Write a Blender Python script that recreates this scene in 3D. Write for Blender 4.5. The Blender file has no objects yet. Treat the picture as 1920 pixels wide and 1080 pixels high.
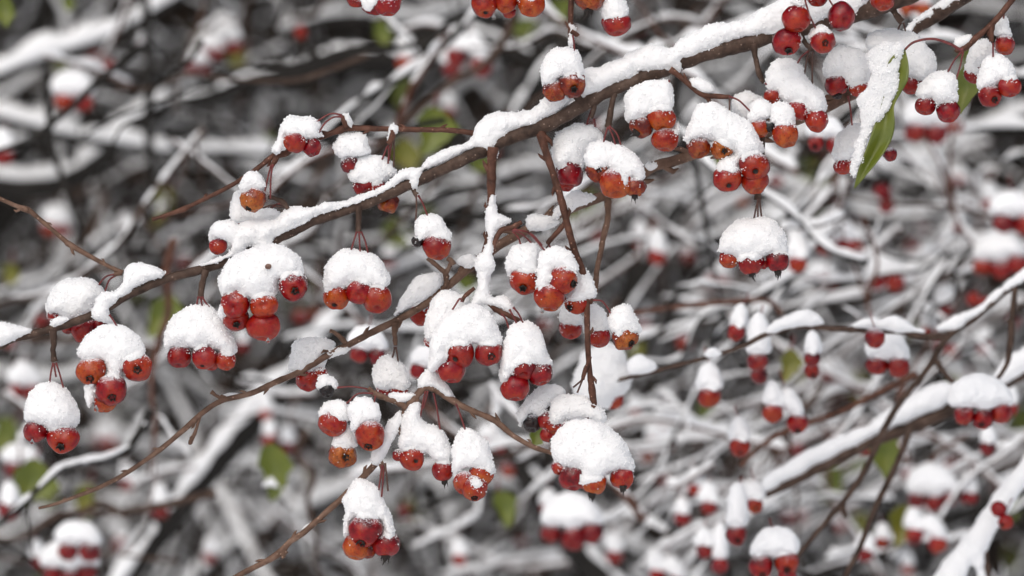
import bpy, math, random
import numpy as np

# ---------------------------------------------------------------- camera, world, sun, exposure
sc = bpy.context.scene
COL = sc.collection
D, W, H = 2.5, 0.454, 1.60            # focus distance, picture width at that distance, camera height (metres)
cam_d = bpy.data.cameras.new("camera"); cam = bpy.data.objects.new("camera", cam_d); COL.objects.link(cam)
cam.location = (0, 0, H); cam.rotation_euler = (math.radians(90), 0, 0)
cam_d.sensor_width = 36; cam_d.lens = 36 * D / W
cam_d.clip_start = 0.05; cam_d.clip_end = 500
cam_d.dof.use_dof = True; cam_d.dof.focus_distance = D
cam_d.dof.aperture_fstop = (cam_d.lens / 1000) / 0.024
cam_d.dof.aperture_blades = 9
sc.camera = cam

SUN_EL, SUN_AZ = math.radians(42), math.radians(200)
world = bpy.data.worlds.new("World"); sc.world = world; world.use_nodes = True
wn = world.node_tree
sky = wn.nodes.new("ShaderNodeTexSky"); sky.sky_type = 'NISHITA'; sky.sun_disc = False
sky.sun_elevation = SUN_EL; sky.sun_rotation = SUN_AZ; sky.dust_density = 4.0; sky.air_density = 1.0
hsv = wn.nodes.new("ShaderNodeHueSaturation"); hsv.inputs['Saturation'].default_value = 0.68
wn.links.new(sky.outputs[0], hsv.inputs['Color'])
wn.links.new(hsv.outputs[0], wn.nodes['Background'].inputs[0])
wn.nodes['Background'].inputs[1].default_value = 0.14
sun_d = bpy.data.lights.new("sun", 'SUN'); sun = bpy.data.objects.new("sun", sun_d); COL.objects.link(sun)
sun_d.energy = 0.9; sun_d.angle = math.radians(110); sun_d.color = (1, 0.985, 0.965)
# direction towards the sun: azimuth measured like the sky node (clockwise from +Y)
sd = (math.sin(SUN_AZ) * math.cos(SUN_EL), math.cos(SUN_AZ) * math.cos(SUN_EL), math.sin(SUN_EL))
from mathutils import Vector, Matrix
sun.rotation_euler = Vector(sd).to_track_quat('Z', 'Y').to_euler()
sun.location = (0, 0, 12)
sc.view_settings.view_transform = 'Standard'; sc.view_settings.look = 'None'
sc.view_settings.gamma = 1; sc.view_settings.exposure = -0.2
sc.cycles.use_denoising = True
sc.cycles.max_bounces = 8; sc.cycles.diffuse_bounces = 4

# ---------------------------------------------------------------- helpers
random.seed(7); RNG = np.random.default_rng(11)
S0 = W / 1920.0
def scl(dl): return S0 * (D + dl) / D                       # metres per photo pixel at depth D+dl
def P(px, py, dl=0.0):
    s = scl(dl)
    return np.array([(px - 960) * s, D + dl, H - (py - 540) * s])

def tag(o, label=None, cat=None, group=None, kind=None):
    if label: o['label'] = label
    if cat: o['category'] = cat
    if group: o['group'] = group
    if kind: o['kind'] = kind
    return o
def empty(name, loc):
    o = bpy.data.objects.new(name, None); o.empty_display_size = 0.01
    COL.objects.link(o); o.location = loc; return o
def mesh_data(name, v, f, mat, smooth=True):
    me = bpy.data.meshes.new(name)
    v = np.asarray(v, dtype=np.float32)
    if isinstance(f, np.ndarray):
        n, k = f.shape
        me.vertices.add(len(v)); me.vertices.foreach_set('co', v.ravel())
        me.loops.add(n * k); me.loops.foreach_set('vertex_index', f.astype(np.int32).ravel())
        me.polygons.add(n)
        me.polygons.foreach_set('loop_start', np.arange(n, dtype=np.int32) * k)
        try: me.polygons.foreach_set('loop_total', np.full(n, k, dtype=np.int32))
        except Exception: pass
        me.update(calc_edges=True); me.validate()
    else:
        me.from_pydata([tuple(map(float, p)) for p in v], [], f); me.update()
    if smooth: me.polygons.foreach_set('use_smooth', np.ones(len(me.polygons), dtype=bool))
    me.materials.append(mat)
    return me
def mobj(name, v, f, mat, parent=None, smooth=True):
    v = np.asarray(v, dtype=float)
    if parent is not None:
        off = np.array(parent.location)
        if parent.parent is not None: off = off + np.array(parent.parent.location)
        v = v - off
    o = bpy.data.objects.new(name, mesh_data(name, v, f, mat, smooth)); COL.objects.link(o)
    if parent is not None: o.parent = parent
    return o
class MB:
    def __init__(s): s.v = []; s.f = []; s.n = 0
    def add(s, v, f):
        s.v.append(np.asarray(v, float)); s.f.append(np.asarray(f) + s.n); s.n += len(v)
    def build(s, name, mat, parent=None):
        return mobj(name, np.concatenate(s.v), np.concatenate(s.f), mat, parent)

_LAT = RNG.random((32, 32, 32)).astype(np.float32) * 2 - 1
def vnoise(p, freq, seed=0):
    """value noise, p (N,3)"""
    q = p * freq + np.array([seed * 7.31, seed * 3.77, seed * 5.13])
    i = np.floor(q).astype(np.int64); fr = (q - i).astype(np.float32); fr = fr * fr * (3 - 2 * fr)
    i0 = i & 31; i1 = (i + 1) & 31
    x, y, z = fr[:, 0], fr[:, 1], fr[:, 2]
    def g(a, b, c): return _LAT[a[:, 0], b[:, 1], c[:, 2]]
    c00 = g(i0, i0, i0) * (1 - x) + g(i1, i0, i0) * x
    c10 = g(i0, i1, i0) * (1 - x) + g(i1, i1, i0) * x
    c01 = g(i0, i0, i1) * (1 - x) + g(i1, i0, i1) * x
    c11 = g(i0, i1, i1) * (1 - x) + g(i1, i1, i1) * x
    return (c00 * (1 - y) + c10 * y) * (1 - z) + (c01 * (1 - y) + c11 * y) * z

def spline(pts, n=6, closed=False):
    pts = np.asarray(pts, float); N = len(pts); out = []
    rng = range(N if closed else N - 1)
    for i in rng:
        if closed: p0, p1, p2, p3 = pts[i - 1], pts[i], pts[(i + 1) % N], pts[(i + 2) % N]
        else: p0, p1, p2, p3 = pts[max(i - 1, 0)], pts[i], pts[i + 1], pts[min(i + 2, N - 1)]
        for k in range(n):
            t = k / n
            out.append(0.5 * (2 * p1 + (p2 - p0) * t + (2 * p0 - 5 * p1 + 4 * p2 - p3) * t * t + (3 * p1 - p0 - 3 * p2 + p3) * t ** 3))
    if not closed: out.append(pts[-1])
    return np.array(out)

def frames(p):
    t = np.gradient(p, axis=0); t /= np.linalg.norm(t, axis=1, keepdims=True) + 1e-12
    ref = np.tile(np.array([0., 1., 0.]), (len(p), 1))
    if np.abs(t[:, 1]).max() > 0.93: ref[:] = (0.3, 0.2, 0.93) if np.abs(t[:, 2]).max() < .9 else (0.93, .2, .3)
    a = np.cross(t, ref); a /= np.linalg.norm(a, axis=1, keepdims=True) + 1e-12
    b = np.cross(a, t)
    return t, a, b
def ring_faces(n, k):
    i = np.arange(n - 1)[:, None] * k; j = np.arange(k)[None, :]; j2 = (j + 1) % k
    return np.stack([i + j, i + j2, i + k + j2, i + k + j], -1).reshape(-1, 4)
def tube(p, r, k=8, bump=0.0, seed=0):
    p = np.asarray(p, float); r = np.asarray(r, float) * np.ones(len(p))
    p = np.concatenate([p[:1], p, p[-1:]]); r = np.concatenate([[r[0] * .02], r, [r[-1] * .02]])
    q = p.copy(); q[0] = p[1] - (p[2] - p[1]) * 1e-3; q[-1] = p[-2] + (p[-2] - p[-3]) * 1e-3
    t, a, b = frames(q)
    th = np.arange(k) / k * 2 * math.pi
    ring = a[:, None, :] * np.cos(th)[None, :, None] + b[:, None, :] * np.sin(th)[None, :, None]
    v = p[:, None, :] + ring * r[:, None, None]
    if bump:
        nz = vnoise(v.reshape(-1, 3), 1 / (r.mean() * 1.3), seed) + .6 * vnoise(v.reshape(-1, 3), 1 / (r.mean() * .5), seed + 3)
        v = v + ring * (nz.reshape(len(p), k) * bump * r[:, None])[:, :, None]
    return v.reshape(-1, 3), ring_faces(len(p), k)
def ridge(p, r, th, k=8, seed=0, lump=0.5):
    """snow lying along a limb: a lumpy elliptical tube raised above the wood, thin where the limb is steep"""
    p = np.asarray(p, float); t, a, b = frames(p)
    up = np.array([0, 0, 1.0])
    side = np.cross(t, up); side /= np.linalg.norm(side, axis=1, keepdims=True) + 1e-9
    uv = np.cross(side, t)
    flat = np.sqrt(np.clip(1 - t[:, 2] ** 2, 0, 1))
    n1 = vnoise(p, 1 / (th * 3.0), seed) * .6 + vnoise(p, 1 / (th * 1.1), seed + 5) * .4
    h = th * np.clip(flat * 1.25 - .2, 0.05, 1) * np.clip(1 + lump * n1 * 3.0, .06, 2)
    h[0] *= .1; h[-1] *= .1
    wd = (r * .9 + h * .45) * np.clip(h / th * 3, .05, 1)
    c = p + up[None] * (r * .35 + h * .5)[:, None] * 1.0
    ang = np.arange(k) / k * 2 * math.pi
    v = c[:, None, :] + side[:, None, :] * (np.cos(ang)[None, :] * wd[:, None])[..., None] + uv[:, None, :] * (np.sin(ang)[None, :] * (h * .55 + r * .3)[:, None])[..., None]
    return v.reshape(-1, 3), ring_faces(len(p), k)

# ---------------------------------------------------------------- snow solids from outlines (signed field + surface nets)
def poly_sd(pts, X, Y):
    """signed distance to closed polygon, positive inside"""
    d2 = np.full(X.shape, 1e12); ins = np.zeros(X.shape, bool); n = len(pts)
    for i in range(n):
        x0, y0 = pts[i]; x1, y1 = pts[(i + 1) % n]
        ex, ey = x1 - x0, y1 - y0; L = ex * ex + ey * ey
        if L < 1e-9: continue
        t = np.clip(((X - x0) * ex + (Y - y0) * ey) / L, 0, 1)
        d2 = np.minimum(d2, (X - x0 - t * ex) ** 2 + (Y - y0 - t * ey) ** 2)
        c = (y0 <= Y) != (y1 <= Y)
        if c.any():
            xi = x0 + (Y - y0) / (ey if abs(ey) > 1e-9 else 1e-9) * ex
            ins ^= c & (X < xi)
    d = np.sqrt(d2); return np.where(ins, d, -d)
def blur2(a, r):
    if r < 1: return a
    for ax in (0, 1):
        for _ in range(2):
            p = [(0, 0), (0, 0)]; p[ax] = (r + 1, r)
            c = np.cumsum(np.pad(a, p, mode='edge'), axis=ax); n = a.shape[ax]
            s1 = [slice(None)] * 2; s0 = [slice(None)] * 2
            s1[ax] = slice(2 * r + 1, 2 * r + 1 + n); s0[ax] = slice(0, n)
            a = (c[tuple(s1)] - c[tuple(s0)]) / (2 * r + 1)
    return a
def surface_nets(f):
    nx, ny, nz = f.shape; s = f < 0
    cell = np.zeros((nx - 1, ny - 1, nz - 1), np.int8)
    for dx in (0, 1):
        for dy in (0, 1):
            for dz in (0, 1):
                cell += s[dx:nx - 1 + dx, dy:ny - 1 + dy, dz:nz - 1 + dz]
    act = np.argwhere((cell > 0) & (cell < 8))
    if not len(act): return None, None
    idx = np.full(cell.shape, -1, np.int64); idx[tuple(act.T)] = np.arange(len(act))
    acc = np.zeros((len(act), 3)); cnt = np.zeros(len(act))
    for ax in range(3):
        o1, o2 = [a for a in range(3) if a != ax]
        for u in (0, 1):
            for w in (0, 1):
                a = act.copy(); a[:, o1] += u; a[:, o2] += w
                b = a.copy(); b[:, ax] += 1
                fa = f[tuple(a.T)]; fb = f[tuple(b.T)]
                m = (fa < 0) != (fb < 0)
                t = np.where(m, fa / np.where(m, fa - fb, 1), 0)
                q = a.astype(float); q[:, ax] += t
                acc[m] += q[m]; cnt[m] += 1
    v = acc / cnt[:, None]
    faces = []
    for ax in range(3):
        o1, o2 = [(1, 2), (2, 0), (0, 1)][ax]
        sl0 = [slice(None)] * 3; sl1 = [slice(None)] * 3
        sl0[ax] = slice(0, -1); sl1[ax] = slice(1, None)
        A, B = s[tuple(sl0)], s[tuple(sl1)]
        e = np.argwhere(A != B)
        e = e[(e[:, o1] > 0) & (e[:, o2] > 0) & (e[:, o1] < f.shape[o1] - 1) & (e[:, o2] < f.shape[o2] - 1)]
        flip = A[tuple(e.T)]
        q = []
        for (u, w) in ((-1, -1), (0, -1), (0, 0), (-1, 0)):
            c = e.copy(); c[:, o1] += u; c[:, o2] += w
            q.append(idx[tuple(c.T)])
        q = np.stack(q, 1); q[~flip] = q[~flip][:, ::-1]
        faces.append(q)
    return v, np.concatenate(faces)

def parse(s):
    a = np.array([float(x) for x in s.split()]); return a.reshape(-1, 2)
_seed = [0]
def snow_field(polys, spheres=(), lines=(), step=1.5, rough=1.0, w0=0.0, rmax=1e9, rmin=9.0, pear=0.0):
    """polys: pixel outlines; spheres (x,y,w,r) and lines [(pts,r)]: what the snow lies on. Returns verts in (px, w, py) and quads."""
    _seed[0] += 1; sd_ = _seed[0]
    polys = [spline(p, 4, True) for p in polys]
    allp = np.concatenate(polys)
    lo = allp.min(0) - 5; hi = allp.max(0) + 5
    xs = np.arange(lo[0], hi[0] + step, step); ys = np.arange(lo[1], hi[1] + step, step)
    X, Y = np.meshgrid(xs, ys, indexing='ij')
    d = np.full(X.shape, -1e9)
    for p in polys: d = np.maximum(d, poly_sd(p, X, Y))
    dm = d.max(); R = min(max(dm * .98, rmin), rmax)
    db = np.minimum(blur2(d, max(1, int(dm * .16 / step))), d + 1.5)
    Wd = R * (1 + pear) + 5
    for (x, y, w, r) in spheres: Wd = max(Wd, abs(w - w0) + r + 6)
    for (_, r) in lines: Wd = max(Wd, r + 8)
    ws = np.arange(-Wd, Wd + step, step) + w0
    i, j = np.nonzero(d > -4.5)
    dd = d[i, j][:, None]; kk = np.maximum(R - db[i, j], 0)[:, None]
    kk = np.where(kk <= 0, 0, kk)
    wv = (ws[None, :] - w0) / (1 + pear * np.clip((Y[i, j] - (lo[1] + hi[1]) / 2) / ((hi[1] - lo[1]) / 2), -1, 1))[:, None]
    f = np.sqrt(kk * kk + wv * wv) - R
    px, py = X[i, j], Y[i, j]
    for (x, y, w, r) in spheres:
        h = (px - x) ** 2 + (py - y) ** 2
        t = np.clip(dd * .45, -1, 3.2)
        fs = np.sqrt(h[:, None] + (ws[None, :] - w) ** 2) - (r + t)
        f = np.minimum(f, np.maximum(fs, -dd))
    for (pts, r) in lines:
        d2 = np.full(px.shape, 1e12)
        for a, b in zip(pts[:-1], pts[1:]):
            e = b - a; L = (e * e).sum() + 1e-9
            t = np.clip(((px - a[0]) * e[0] + (py - a[1]) * e[1]) / L, 0, 1)
            d2 = np.minimum(d2, (px - a[0] - t * e[0]) ** 2 + (py - a[1] - t * e[1]) ** 2)
        t = np.clip(dd * .5, -1, 4)
        fs = np.sqrt(d2[:, None] + (ws[None, :] - w0) ** 2) - (r + t)
        f = np.minimum(f, np.maximum(fs, -dd))
    near = np.argwhere(np.abs(f) < 7)
    q = np.stack([px[near[:, 0]], py[near[:, 0]], ws[near[:, 1]]], 1)
    nz = 3.4 * vnoise(q, 1 / 26., sd_) + 1.9 * rough * vnoise(q, 1 / 11., sd_ + 31) + 1.1 * rough * vnoise(q, 1 / 4.4, sd_ + 67) + .5 * rough * vnoise(q, 1 / 2.3, sd_ + 91)
    f[near[:, 0], near[:, 1]] += nz
    F = np.full((len(xs), len(ys), len(ws)), 9.0)
    F[i, j, :] = f
    F[0] = F[-1] = 9; F[:, 0] = F[:, -1] = 9; F[:, :, 0] = F[:, :, -1] = 9
    v, q = surface_nets(F)
    if v is None: return None, None
    out = np.stack([xs[0] + v[:, 0] * step, ws[0] + v[:, 2] * step, ys[0] + v[:, 1] * step], 1)
    return out, q
_OCT = np.array([(1, 0, 0), (-1, 0, 0), (0, 1, 0), (0, -1, 0), (0, 0, 1), (0, 0, -1)], float)
_OCF = np.array([(0, 2, 4), (2, 1, 4), (1, 3, 4), (3, 0, 4), (2, 0, 5), (1, 2, 5), (3, 1, 5), (0, 3, 5)])
def grains(v, q, spheres=(), poly=None, dens=.08):
    """loose snow crystals on the surface of a cap and dusted on the fruit just below its edge"""
    n = max(30, int(len(v) * dens)); i = RNG.integers(0, len(v), n)
    c = v[i] + RNG.normal(0, .7, (n, 3)); sz = .55 + 1.7 * RNG.random(n) ** 2
    pts, szs = [c], [sz]
    if poly is not None:
        sp = spline(poly, 4, True)
        for (x, y, w, r) in spheres:
            m = 700; d = RNG.normal(0, 1, (m, 3)); d[:, 1] = np.abs(d[:, 1]); d /= np.linalg.norm(d, axis=1, keepdims=True)
            k = np.stack([x + d[:, 0] * r * .99, w + d[:, 1] * r * .99, y + d[:, 2] * r * .97], 1)
            e = -poly_sd(sp, k[:, 0][:, None], k[:, 2][:, None])[:, 0]
            keep = (e > -3) & (RNG.random(m) < np.exp(-np.maximum(e, 0) / 4.0) * .5) & (d[:, 2] < .6)
            pts.append(k[keep]); szs.append(.4 + 1.2 * RNG.random(keep.sum()) ** 1.5)
    c = np.concatenate(pts); sz = np.concatenate(szs); n = len(c)
    gv = (c[:, None, :] + _OCT[None] * sz[:, None, None] * RNG.uniform(.7, 1.3, (n, 6, 1))).reshape(-1, 3)
    gf = (_OCF[None] + (np.arange(n) * 6)[:, None, None]).reshape(-1, 3) 
    return gv, gf
def to_world(v, dl):
    s = scl(dl)
    return np.stack([(v[:, 0] - 960) * s, D + dl - v[:, 1] * s, H - (v[:, 2] - 540) * s], 1)

# ---------------------------------------------------------------- materials
def new_mat(name):
    m = bpy.data.materials.new(name); m.use_nodes = True
    nt = m.node_tree; return m, nt, nt.nodes['Principled BSDF']
def nd(nt, typ, **kw):
    n = nt.nodes.new(typ)
    for k, v in kw.items():
        if k in n.inputs: n.inputs[k].default_value = v
        else: setattr(n, k, v)
    return n
def ramp(nt, stops, src):
    r = nt.nodes.new("ShaderNodeValToRGB"); e = r.color_ramp.elements
    e[0].position, e[0].color = stops[0][0], (*stops[0][1], 1)
    e[1].position, e[1].color = stops[-1][0], (*stops[-1][1], 1)
    for p, c in stops[1:-1]:
        x = e.new(p); x.color = (*c, 1)
    nt.links.new(src, r.inputs[0]); return r
def mixc(nt, fac, a, b):
    m = nt.nodes.new("ShaderNodeMix"); m.data_type = 'RGBA'
    for sock, val in ((m.inputs[0], fac), (m.inputs[6], a), (m.inputs[7], b)):
        if isinstance(val, bpy.types.NodeSocket): nt.links.new(val, sock)
        elif isinstance(val, tuple): sock.default_value = (*val, 1)
        else: sock.default_value = val
    return m.outputs[2]
def math_(nt, op, a, b=0.0, clamp=False):
    m = nt.nodes.new("ShaderNodeMath"); m.operation = op; m.use_clamp = clamp
    for s, v in ((m.inputs[0], a), (m.inputs[1], b)):
        if isinstance(v, bpy.types.NodeSocket): nt.links.new(v, s)
        else: s.default_value = v
    return m.outputs[0]

def snow_mat(name, sss=True):
    m, nt, b = new_mat(name)
    b.inputs['Base Color'].default_value = (.94, .95, .965, 1); b.inputs['Roughness'].default_value = .75
    b.inputs['Specular IOR Level'].default_value = .25
    if sss:
        b.inputs['Subsurface Weight'].default_value = .75
        b.inputs['Subsurface Radius'].default_value = (1, 1, 1); b.inputs['Subsurface Scale'].default_value = .0045
        geo = nd(nt, "ShaderNodeNewGeometry")
        n1 = nd(nt, "ShaderNodeTexNoise", Scale=2600., Detail=3.)
        nt.links.new(geo.outputs['Position'], n1.inputs['Vector'])
        bp = nd(nt, "ShaderNodeBump", Strength=.3, Distance=.0004)
        nt.links.new(n1.outputs[0], bp.inputs['Height']); nt.links.new(bp.outputs[0], b.inputs['Normal'])
    return m
SNOW = snow_mat("snow"); SNOW_FAR = snow_mat("snow_far", False); CRYSTAL = snow_mat("snow_crystals", False)
CRYSTAL.node_tree.nodes['Principled BSDF'].inputs['Base Color'].default_value = (.97, .975, .985, 1)

def bark_mat(name, c1, c2, c3, scale=1.0):
    m, nt, b = new_mat(name)
    geo = nd(nt, "ShaderNodeTexCoord")
    n1 = nd(nt, "ShaderNodeTexNoise", Scale=160. * scale, Detail=6., Roughness=.65)
    n2 = nd(nt, "ShaderNodeTexNoise", Scale=900. * scale, Detail=3.)
    vo = nd(nt, "ShaderNodeTexVoronoi", Scale=420. * scale)
    for n in (n1, n2, vo): nt.links.new(geo.outputs['Object'], n.inputs['Vector'])
    r = ramp(nt, [(.32, c1), (.55, c2), (.75, c3)], n1.outputs[0])
    sp = ramp(nt, [(.10, (1, 1, 1)), (.17, (0, 0, 0))], vo.outputs['Distance'])
    col = mixc(nt, math_(nt, 'MULTIPLY', sp.outputs[0], .55), r.outputs[0], tuple(min(1, x * 2.6 + .03) for x in c3))
    nt.links.new(col, b.inputs['Base Color'])
    b.inputs['Roughness'].default_value = .55; b.inputs['Specular IOR Level'].default_value = .2
    h = math_(nt, 'ADD', n1.outputs[0], math_(nt, 'MULTIPLY', n2.outputs[0], .5))
    bp = nd(nt, "ShaderNodeBump", Strength=.6, Distance=.0008 / scale)
    nt.links.new(h, bp.inputs['Height']); nt.links.new(bp.outputs[0], b.inputs['Normal'])
    return m
BARK = bark_mat("bark_main", (.028, .017, .012), (.080, .049, .036), (.150, .105, .082))
BARK_RED = bark_mat("bark_twig", (.045, .020, .013), (.115, .050, .033), (.18, .092, .064))
BARK_TAN = bark_mat("bark_tan", (.08, .045, .03), (.17, .10, .07), (.26, .17, .125))
BARK_DARK = bark_mat("bark_dark", (.008, .007, .006), (.017, .015, .013), (.03, .026, .022), .2)
BARK_GREY = bark_mat("bark_grey", (.013, .009, .006), (.032, .021, .014), (.055, .038, .026), .3)
def plain(name, c, rough=.5, c2=None, sc_=600.):
    m, nt, b = new_mat(name); b.inputs['Roughness'].default_value = rough
    g = nd(nt, "ShaderNodeTexCoord"); n = nd(nt, "ShaderNodeTexNoise", Scale=sc_, Detail=3.)
    nt.links.new(g.outputs['Object'], n.inputs['Vector'])
    r = ramp(nt, [(.35, c), (.65, c2 or tuple(x * 1.6 for x in c))], n.outputs[0])
    nt.links.new(r.outputs[0], b.inputs['Base Color']); return m
STEM = plain("stem_red", (.10, .012, .014), .4, (.19, .032, .028))
STEM_BR = plain("stem_brown", (.06, .028, .02), .5, (.11, .05, .035))
DRY = plain("calyx_dry", (.006, .005, .005), .7, (.03, .02, .014), 900.)
SEED = plain("seed_husk", (.10, .05, .035), .8, (.22, .13, .1))

def fruit_mat(name, skin, deep, warm, frost=True, spots=.5, warm_at=(.42, .75)):
    """skin: main colour, deep: darker patches, warm: the paler colour towards the calyx (object -Z)"""
    m, nt, b = new_mat(name)
    tc = nd(nt, "ShaderNodeTexCoord"); oi = nd(nt, "ShaderNodeObjectInfo")
    off = nd(nt, "ShaderNodeVectorMath", operation='SCALE'); off.inputs[0].default_value = (37, 19, 53)
    nt.links.new(oi.outputs['Random'], off.inputs['Scale'])
    add = nd(nt, "ShaderNodeVectorMath", operation='ADD')
    nt.links.new(tc.outputs['Object'], add.inputs[0]); nt.links.new(off.outputs[0], add.inputs[1])
    n1 = nd(nt, "ShaderNodeTexNoise", Scale=1.3, Detail=4., Roughness=.6)
    n2 = nd(nt, "ShaderNodeTexNoise", Scale=5.5, Detail=4., Roughness=.7)
    n3 = nd(nt, "ShaderNodeTexNoise", Scale=16., Detail=2.)
    for n in (n1, n2, n3): nt.links.new(add.outputs[0], n.inputs['Vector'])
    sep = nd(nt, "ShaderNodeSeparateXYZ"); nt.links.new(tc.outputs['Object'], sep.inputs[0])
    g = math_(nt, 'MULTIPLY_ADD', sep.outputs['Z'], -.20); nt.nodes[-1].inputs[2].default_value = -.10
    g = math_(nt, 'ADD', g, n1.outputs[0])
    g = math_(nt, 'ADD', g, math_(nt, 'MULTIPLY', math_(nt, 'SUBTRACT', oi.outputs['Random'], .5), .30))
    g = math_(nt, 'ADD', g, math_(nt, 'MULTIPLY', math_(nt, 'SUBTRACT', n2.outputs[0], .5), .40))
    r = ramp(nt, [(warm_at[0] - .2, deep), (warm_at[0], skin), (warm_at[1], warm)], g)
    sp = ramp(nt, [(.50, (0, 0, 0)), (.68, (1, 1, 1))], n2.outputs[0])
    col = mixc(nt, math_(nt, 'MULTIPLY', sp.outputs[0], spots), r.outputs[0], tuple(x * .45 for x in deep))
    rough = .13
    if frost:
        geo = nd(nt, "ShaderNodeNewGeometry"); s2 = nd(nt, "ShaderNodeSeparateXYZ")
        nt.links.new(geo.outputs['Normal'], s2.inputs[0])
        nf = nd(nt, "ShaderNodeTexNoise", Scale=9., Detail=6., Roughness=.85); nt.links.new(add.outputs[0], nf.inputs['Vector'])
        k = math_(nt, 'ADD', s2.outputs['Z'], math_(nt, 'MULTIPLY', math_(nt, 'SUBTRACT', nf.outputs[0], .5), 3.0))
        fr = ramp(nt, [(.62, (0, 0, 0)), (.86, (1, 1, 1))], k)
        col = mixc(nt, math_(nt, 'MULTIPLY', fr.outputs[0], .85), col, (.82, .82, .85))
        rr = math_(nt, 'MULTIPLY_ADD', fr.outputs[0], .5); nt.nodes[-1].inputs[2].default_value = rough
        nt.links.new(rr, b.inputs['Roughness'])
    else: b.inputs['Roughness'].default_value = rough
    nt.links.new(col, b.inputs['Base Color'])
    b.inputs['Specular IOR Level'].default_value = .38
    b.inputs['Subsurface Weight'].default_value = .12; b.inputs['Subsurface Radius'].default_value = (1, .25, .12)
    b.inputs['Subsurface Scale'].default_value = .003
    bp = nd(nt, "ShaderNodeBump", Strength=.25, Distance=.0006)
    hh = math_(nt, 'ADD', n2.outputs[0], math_(nt, 'MULTIPLY', n3.outputs[0], .4))
    nt.links.new(hh, bp.inputs['Height']); nt.links.new(bp.outputs[0], b.inputs['Normal'])
    return m
FM = {
 'r': fruit_mat("fruit_red", (.26, .0026, .006), (.09, .0012, .0035), (.38, .040, .005), spots=.6),
 'd': fruit_mat("fruit_dark_red", (.19, .0024, .006), (.075, .0012, .004), (.32, .02, .006), spots=.6),
 'o': fruit_mat("fruit_orange", (.31, .019, .003), (.19, .003, .004), (.43, .095, .009), spots=.75),
 'b': fruit_mat("fruit_brown", (.22, .022, .005), (.085, .006, .004), (.42, .12, .015), spots=.9),
 'k': fruit_mat("fruit_black", (.012, .008, .008), (.006, .005, .005), (.03, .014, .012), spots=.3),
 'R': fruit_mat("fruit_red_bare", (.25, .0026, .008), (.105, .0013, .006), (.36, .030, .006), frost=False),
}
def leaf_mat(name, c1, c2, c3):
    m, nt, b = new_mat(name)
    tc = nd(nt, "ShaderNodeTexCoord")
    n1 = nd(nt, "ShaderNodeTexNoise", Scale=60., Detail=4.); n2 = nd(nt, "ShaderNodeTexNoise", Scale=420., Detail=4., Roughness=.7)
    vo = nd(nt, "ShaderNodeTexVoronoi", Scale=300.); vo.feature = 'DISTANCE_TO_EDGE'
    for n in (n1, n2, vo): nt.links.new(tc.outputs['Object'], n.inputs['Vector'])
    r = ramp(nt, [(.3, c1), (.55, c2), (.75, c3)], n1.outputs[0])
    sp = ramp(nt, [(.70, (0, 0, 0)), (.76, (1, 1, 1))], n2.outputs[0])
    col = mixc(nt, math_(nt, 'MULTIPLY', sp.outputs[0], .7), r.outputs[0], (.03, .02, .008))
    nt.links.new(col, b.inputs['Base Color']); b.inputs['Roughness'].default_value = .38
    bp = nd(nt, "ShaderNodeBump", Strength=.3, Distance=.0005)
    nt.links.new(vo.outputs['Distance'], bp.inputs['Height']); nt.links.new(bp.outputs[0], b.inputs['Normal'])
    return m
LEAF = leaf_mat("leaf_green", (.075, .105, .010), (.12, .145, .014), (.165, .175, .018))
LEAF_Y = leaf_mat("leaf_yellow_green", (.10, .11, .010), (.16, .155, .016), (.20, .155, .02))
LEAF_V = plain("leaf_vein", (.20, .24, .05), .5, (.26, .30, .07))
dm, dnt, db_ = new_mat("water"); db_.inputs['Transmission Weight'].default_value = 1; db_.inputs['IOR'].default_value = 1.33
db_.inputs['Roughness'].default_value = .02
WATER = dm

# ---------------------------------------------------------------- fruit and calyx meshes (unit radius, calyx towards -Z)
def fruit_mesh(k, shrivel=0.0):
    nu, nv = 40, 26; rg = np.random.default_rng(100 + k)
    v = []
    for i in range(nv + 1):
        ph = math.pi * i / nv
        for j in range(nu):
            th = 2 * math.pi * j / nu
            v.append((math.sin(ph) * math.cos(th), math.sin(ph) * math.sin(th), math.cos(ph)))
    v = np.array(v); th = np.arctan2(v[:, 1], v[:, 0])
    low = np.clip(-v[:, 2], 0, 1)
    lob = 1 + .045 * low * np.cos(5 * th + k) + .02 * np.cos(2 * th + k * 2)
    rad = 1 + .09 * vnoise(v, 1.1, k) + (.05 + shrivel) * vnoise(v, 2.6, k + 9) + shrivel * .6 * vnoise(v, 6., k + 4)
    v = v * rad[:, None]
    v[:, :2] *= lob[:, None]
    rr = np.hypot(v[:, 0], v[:, 1])
    v[:, 2] += np.where(v[:, 2] < 0, 1, -1) * .30 * np.exp(-(rr / .26) ** 2)      # basins at calyx and stem
    v[:, 2] *= .93 + .06 * rg.random()
    f = ring_faces(nv + 1, nu)
    return v, f
FRUIT = [mesh_data("crabapple", *fruit_mesh(k, .0 if k < 5 else .07), FM['r']) for k in range(8)]
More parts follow.
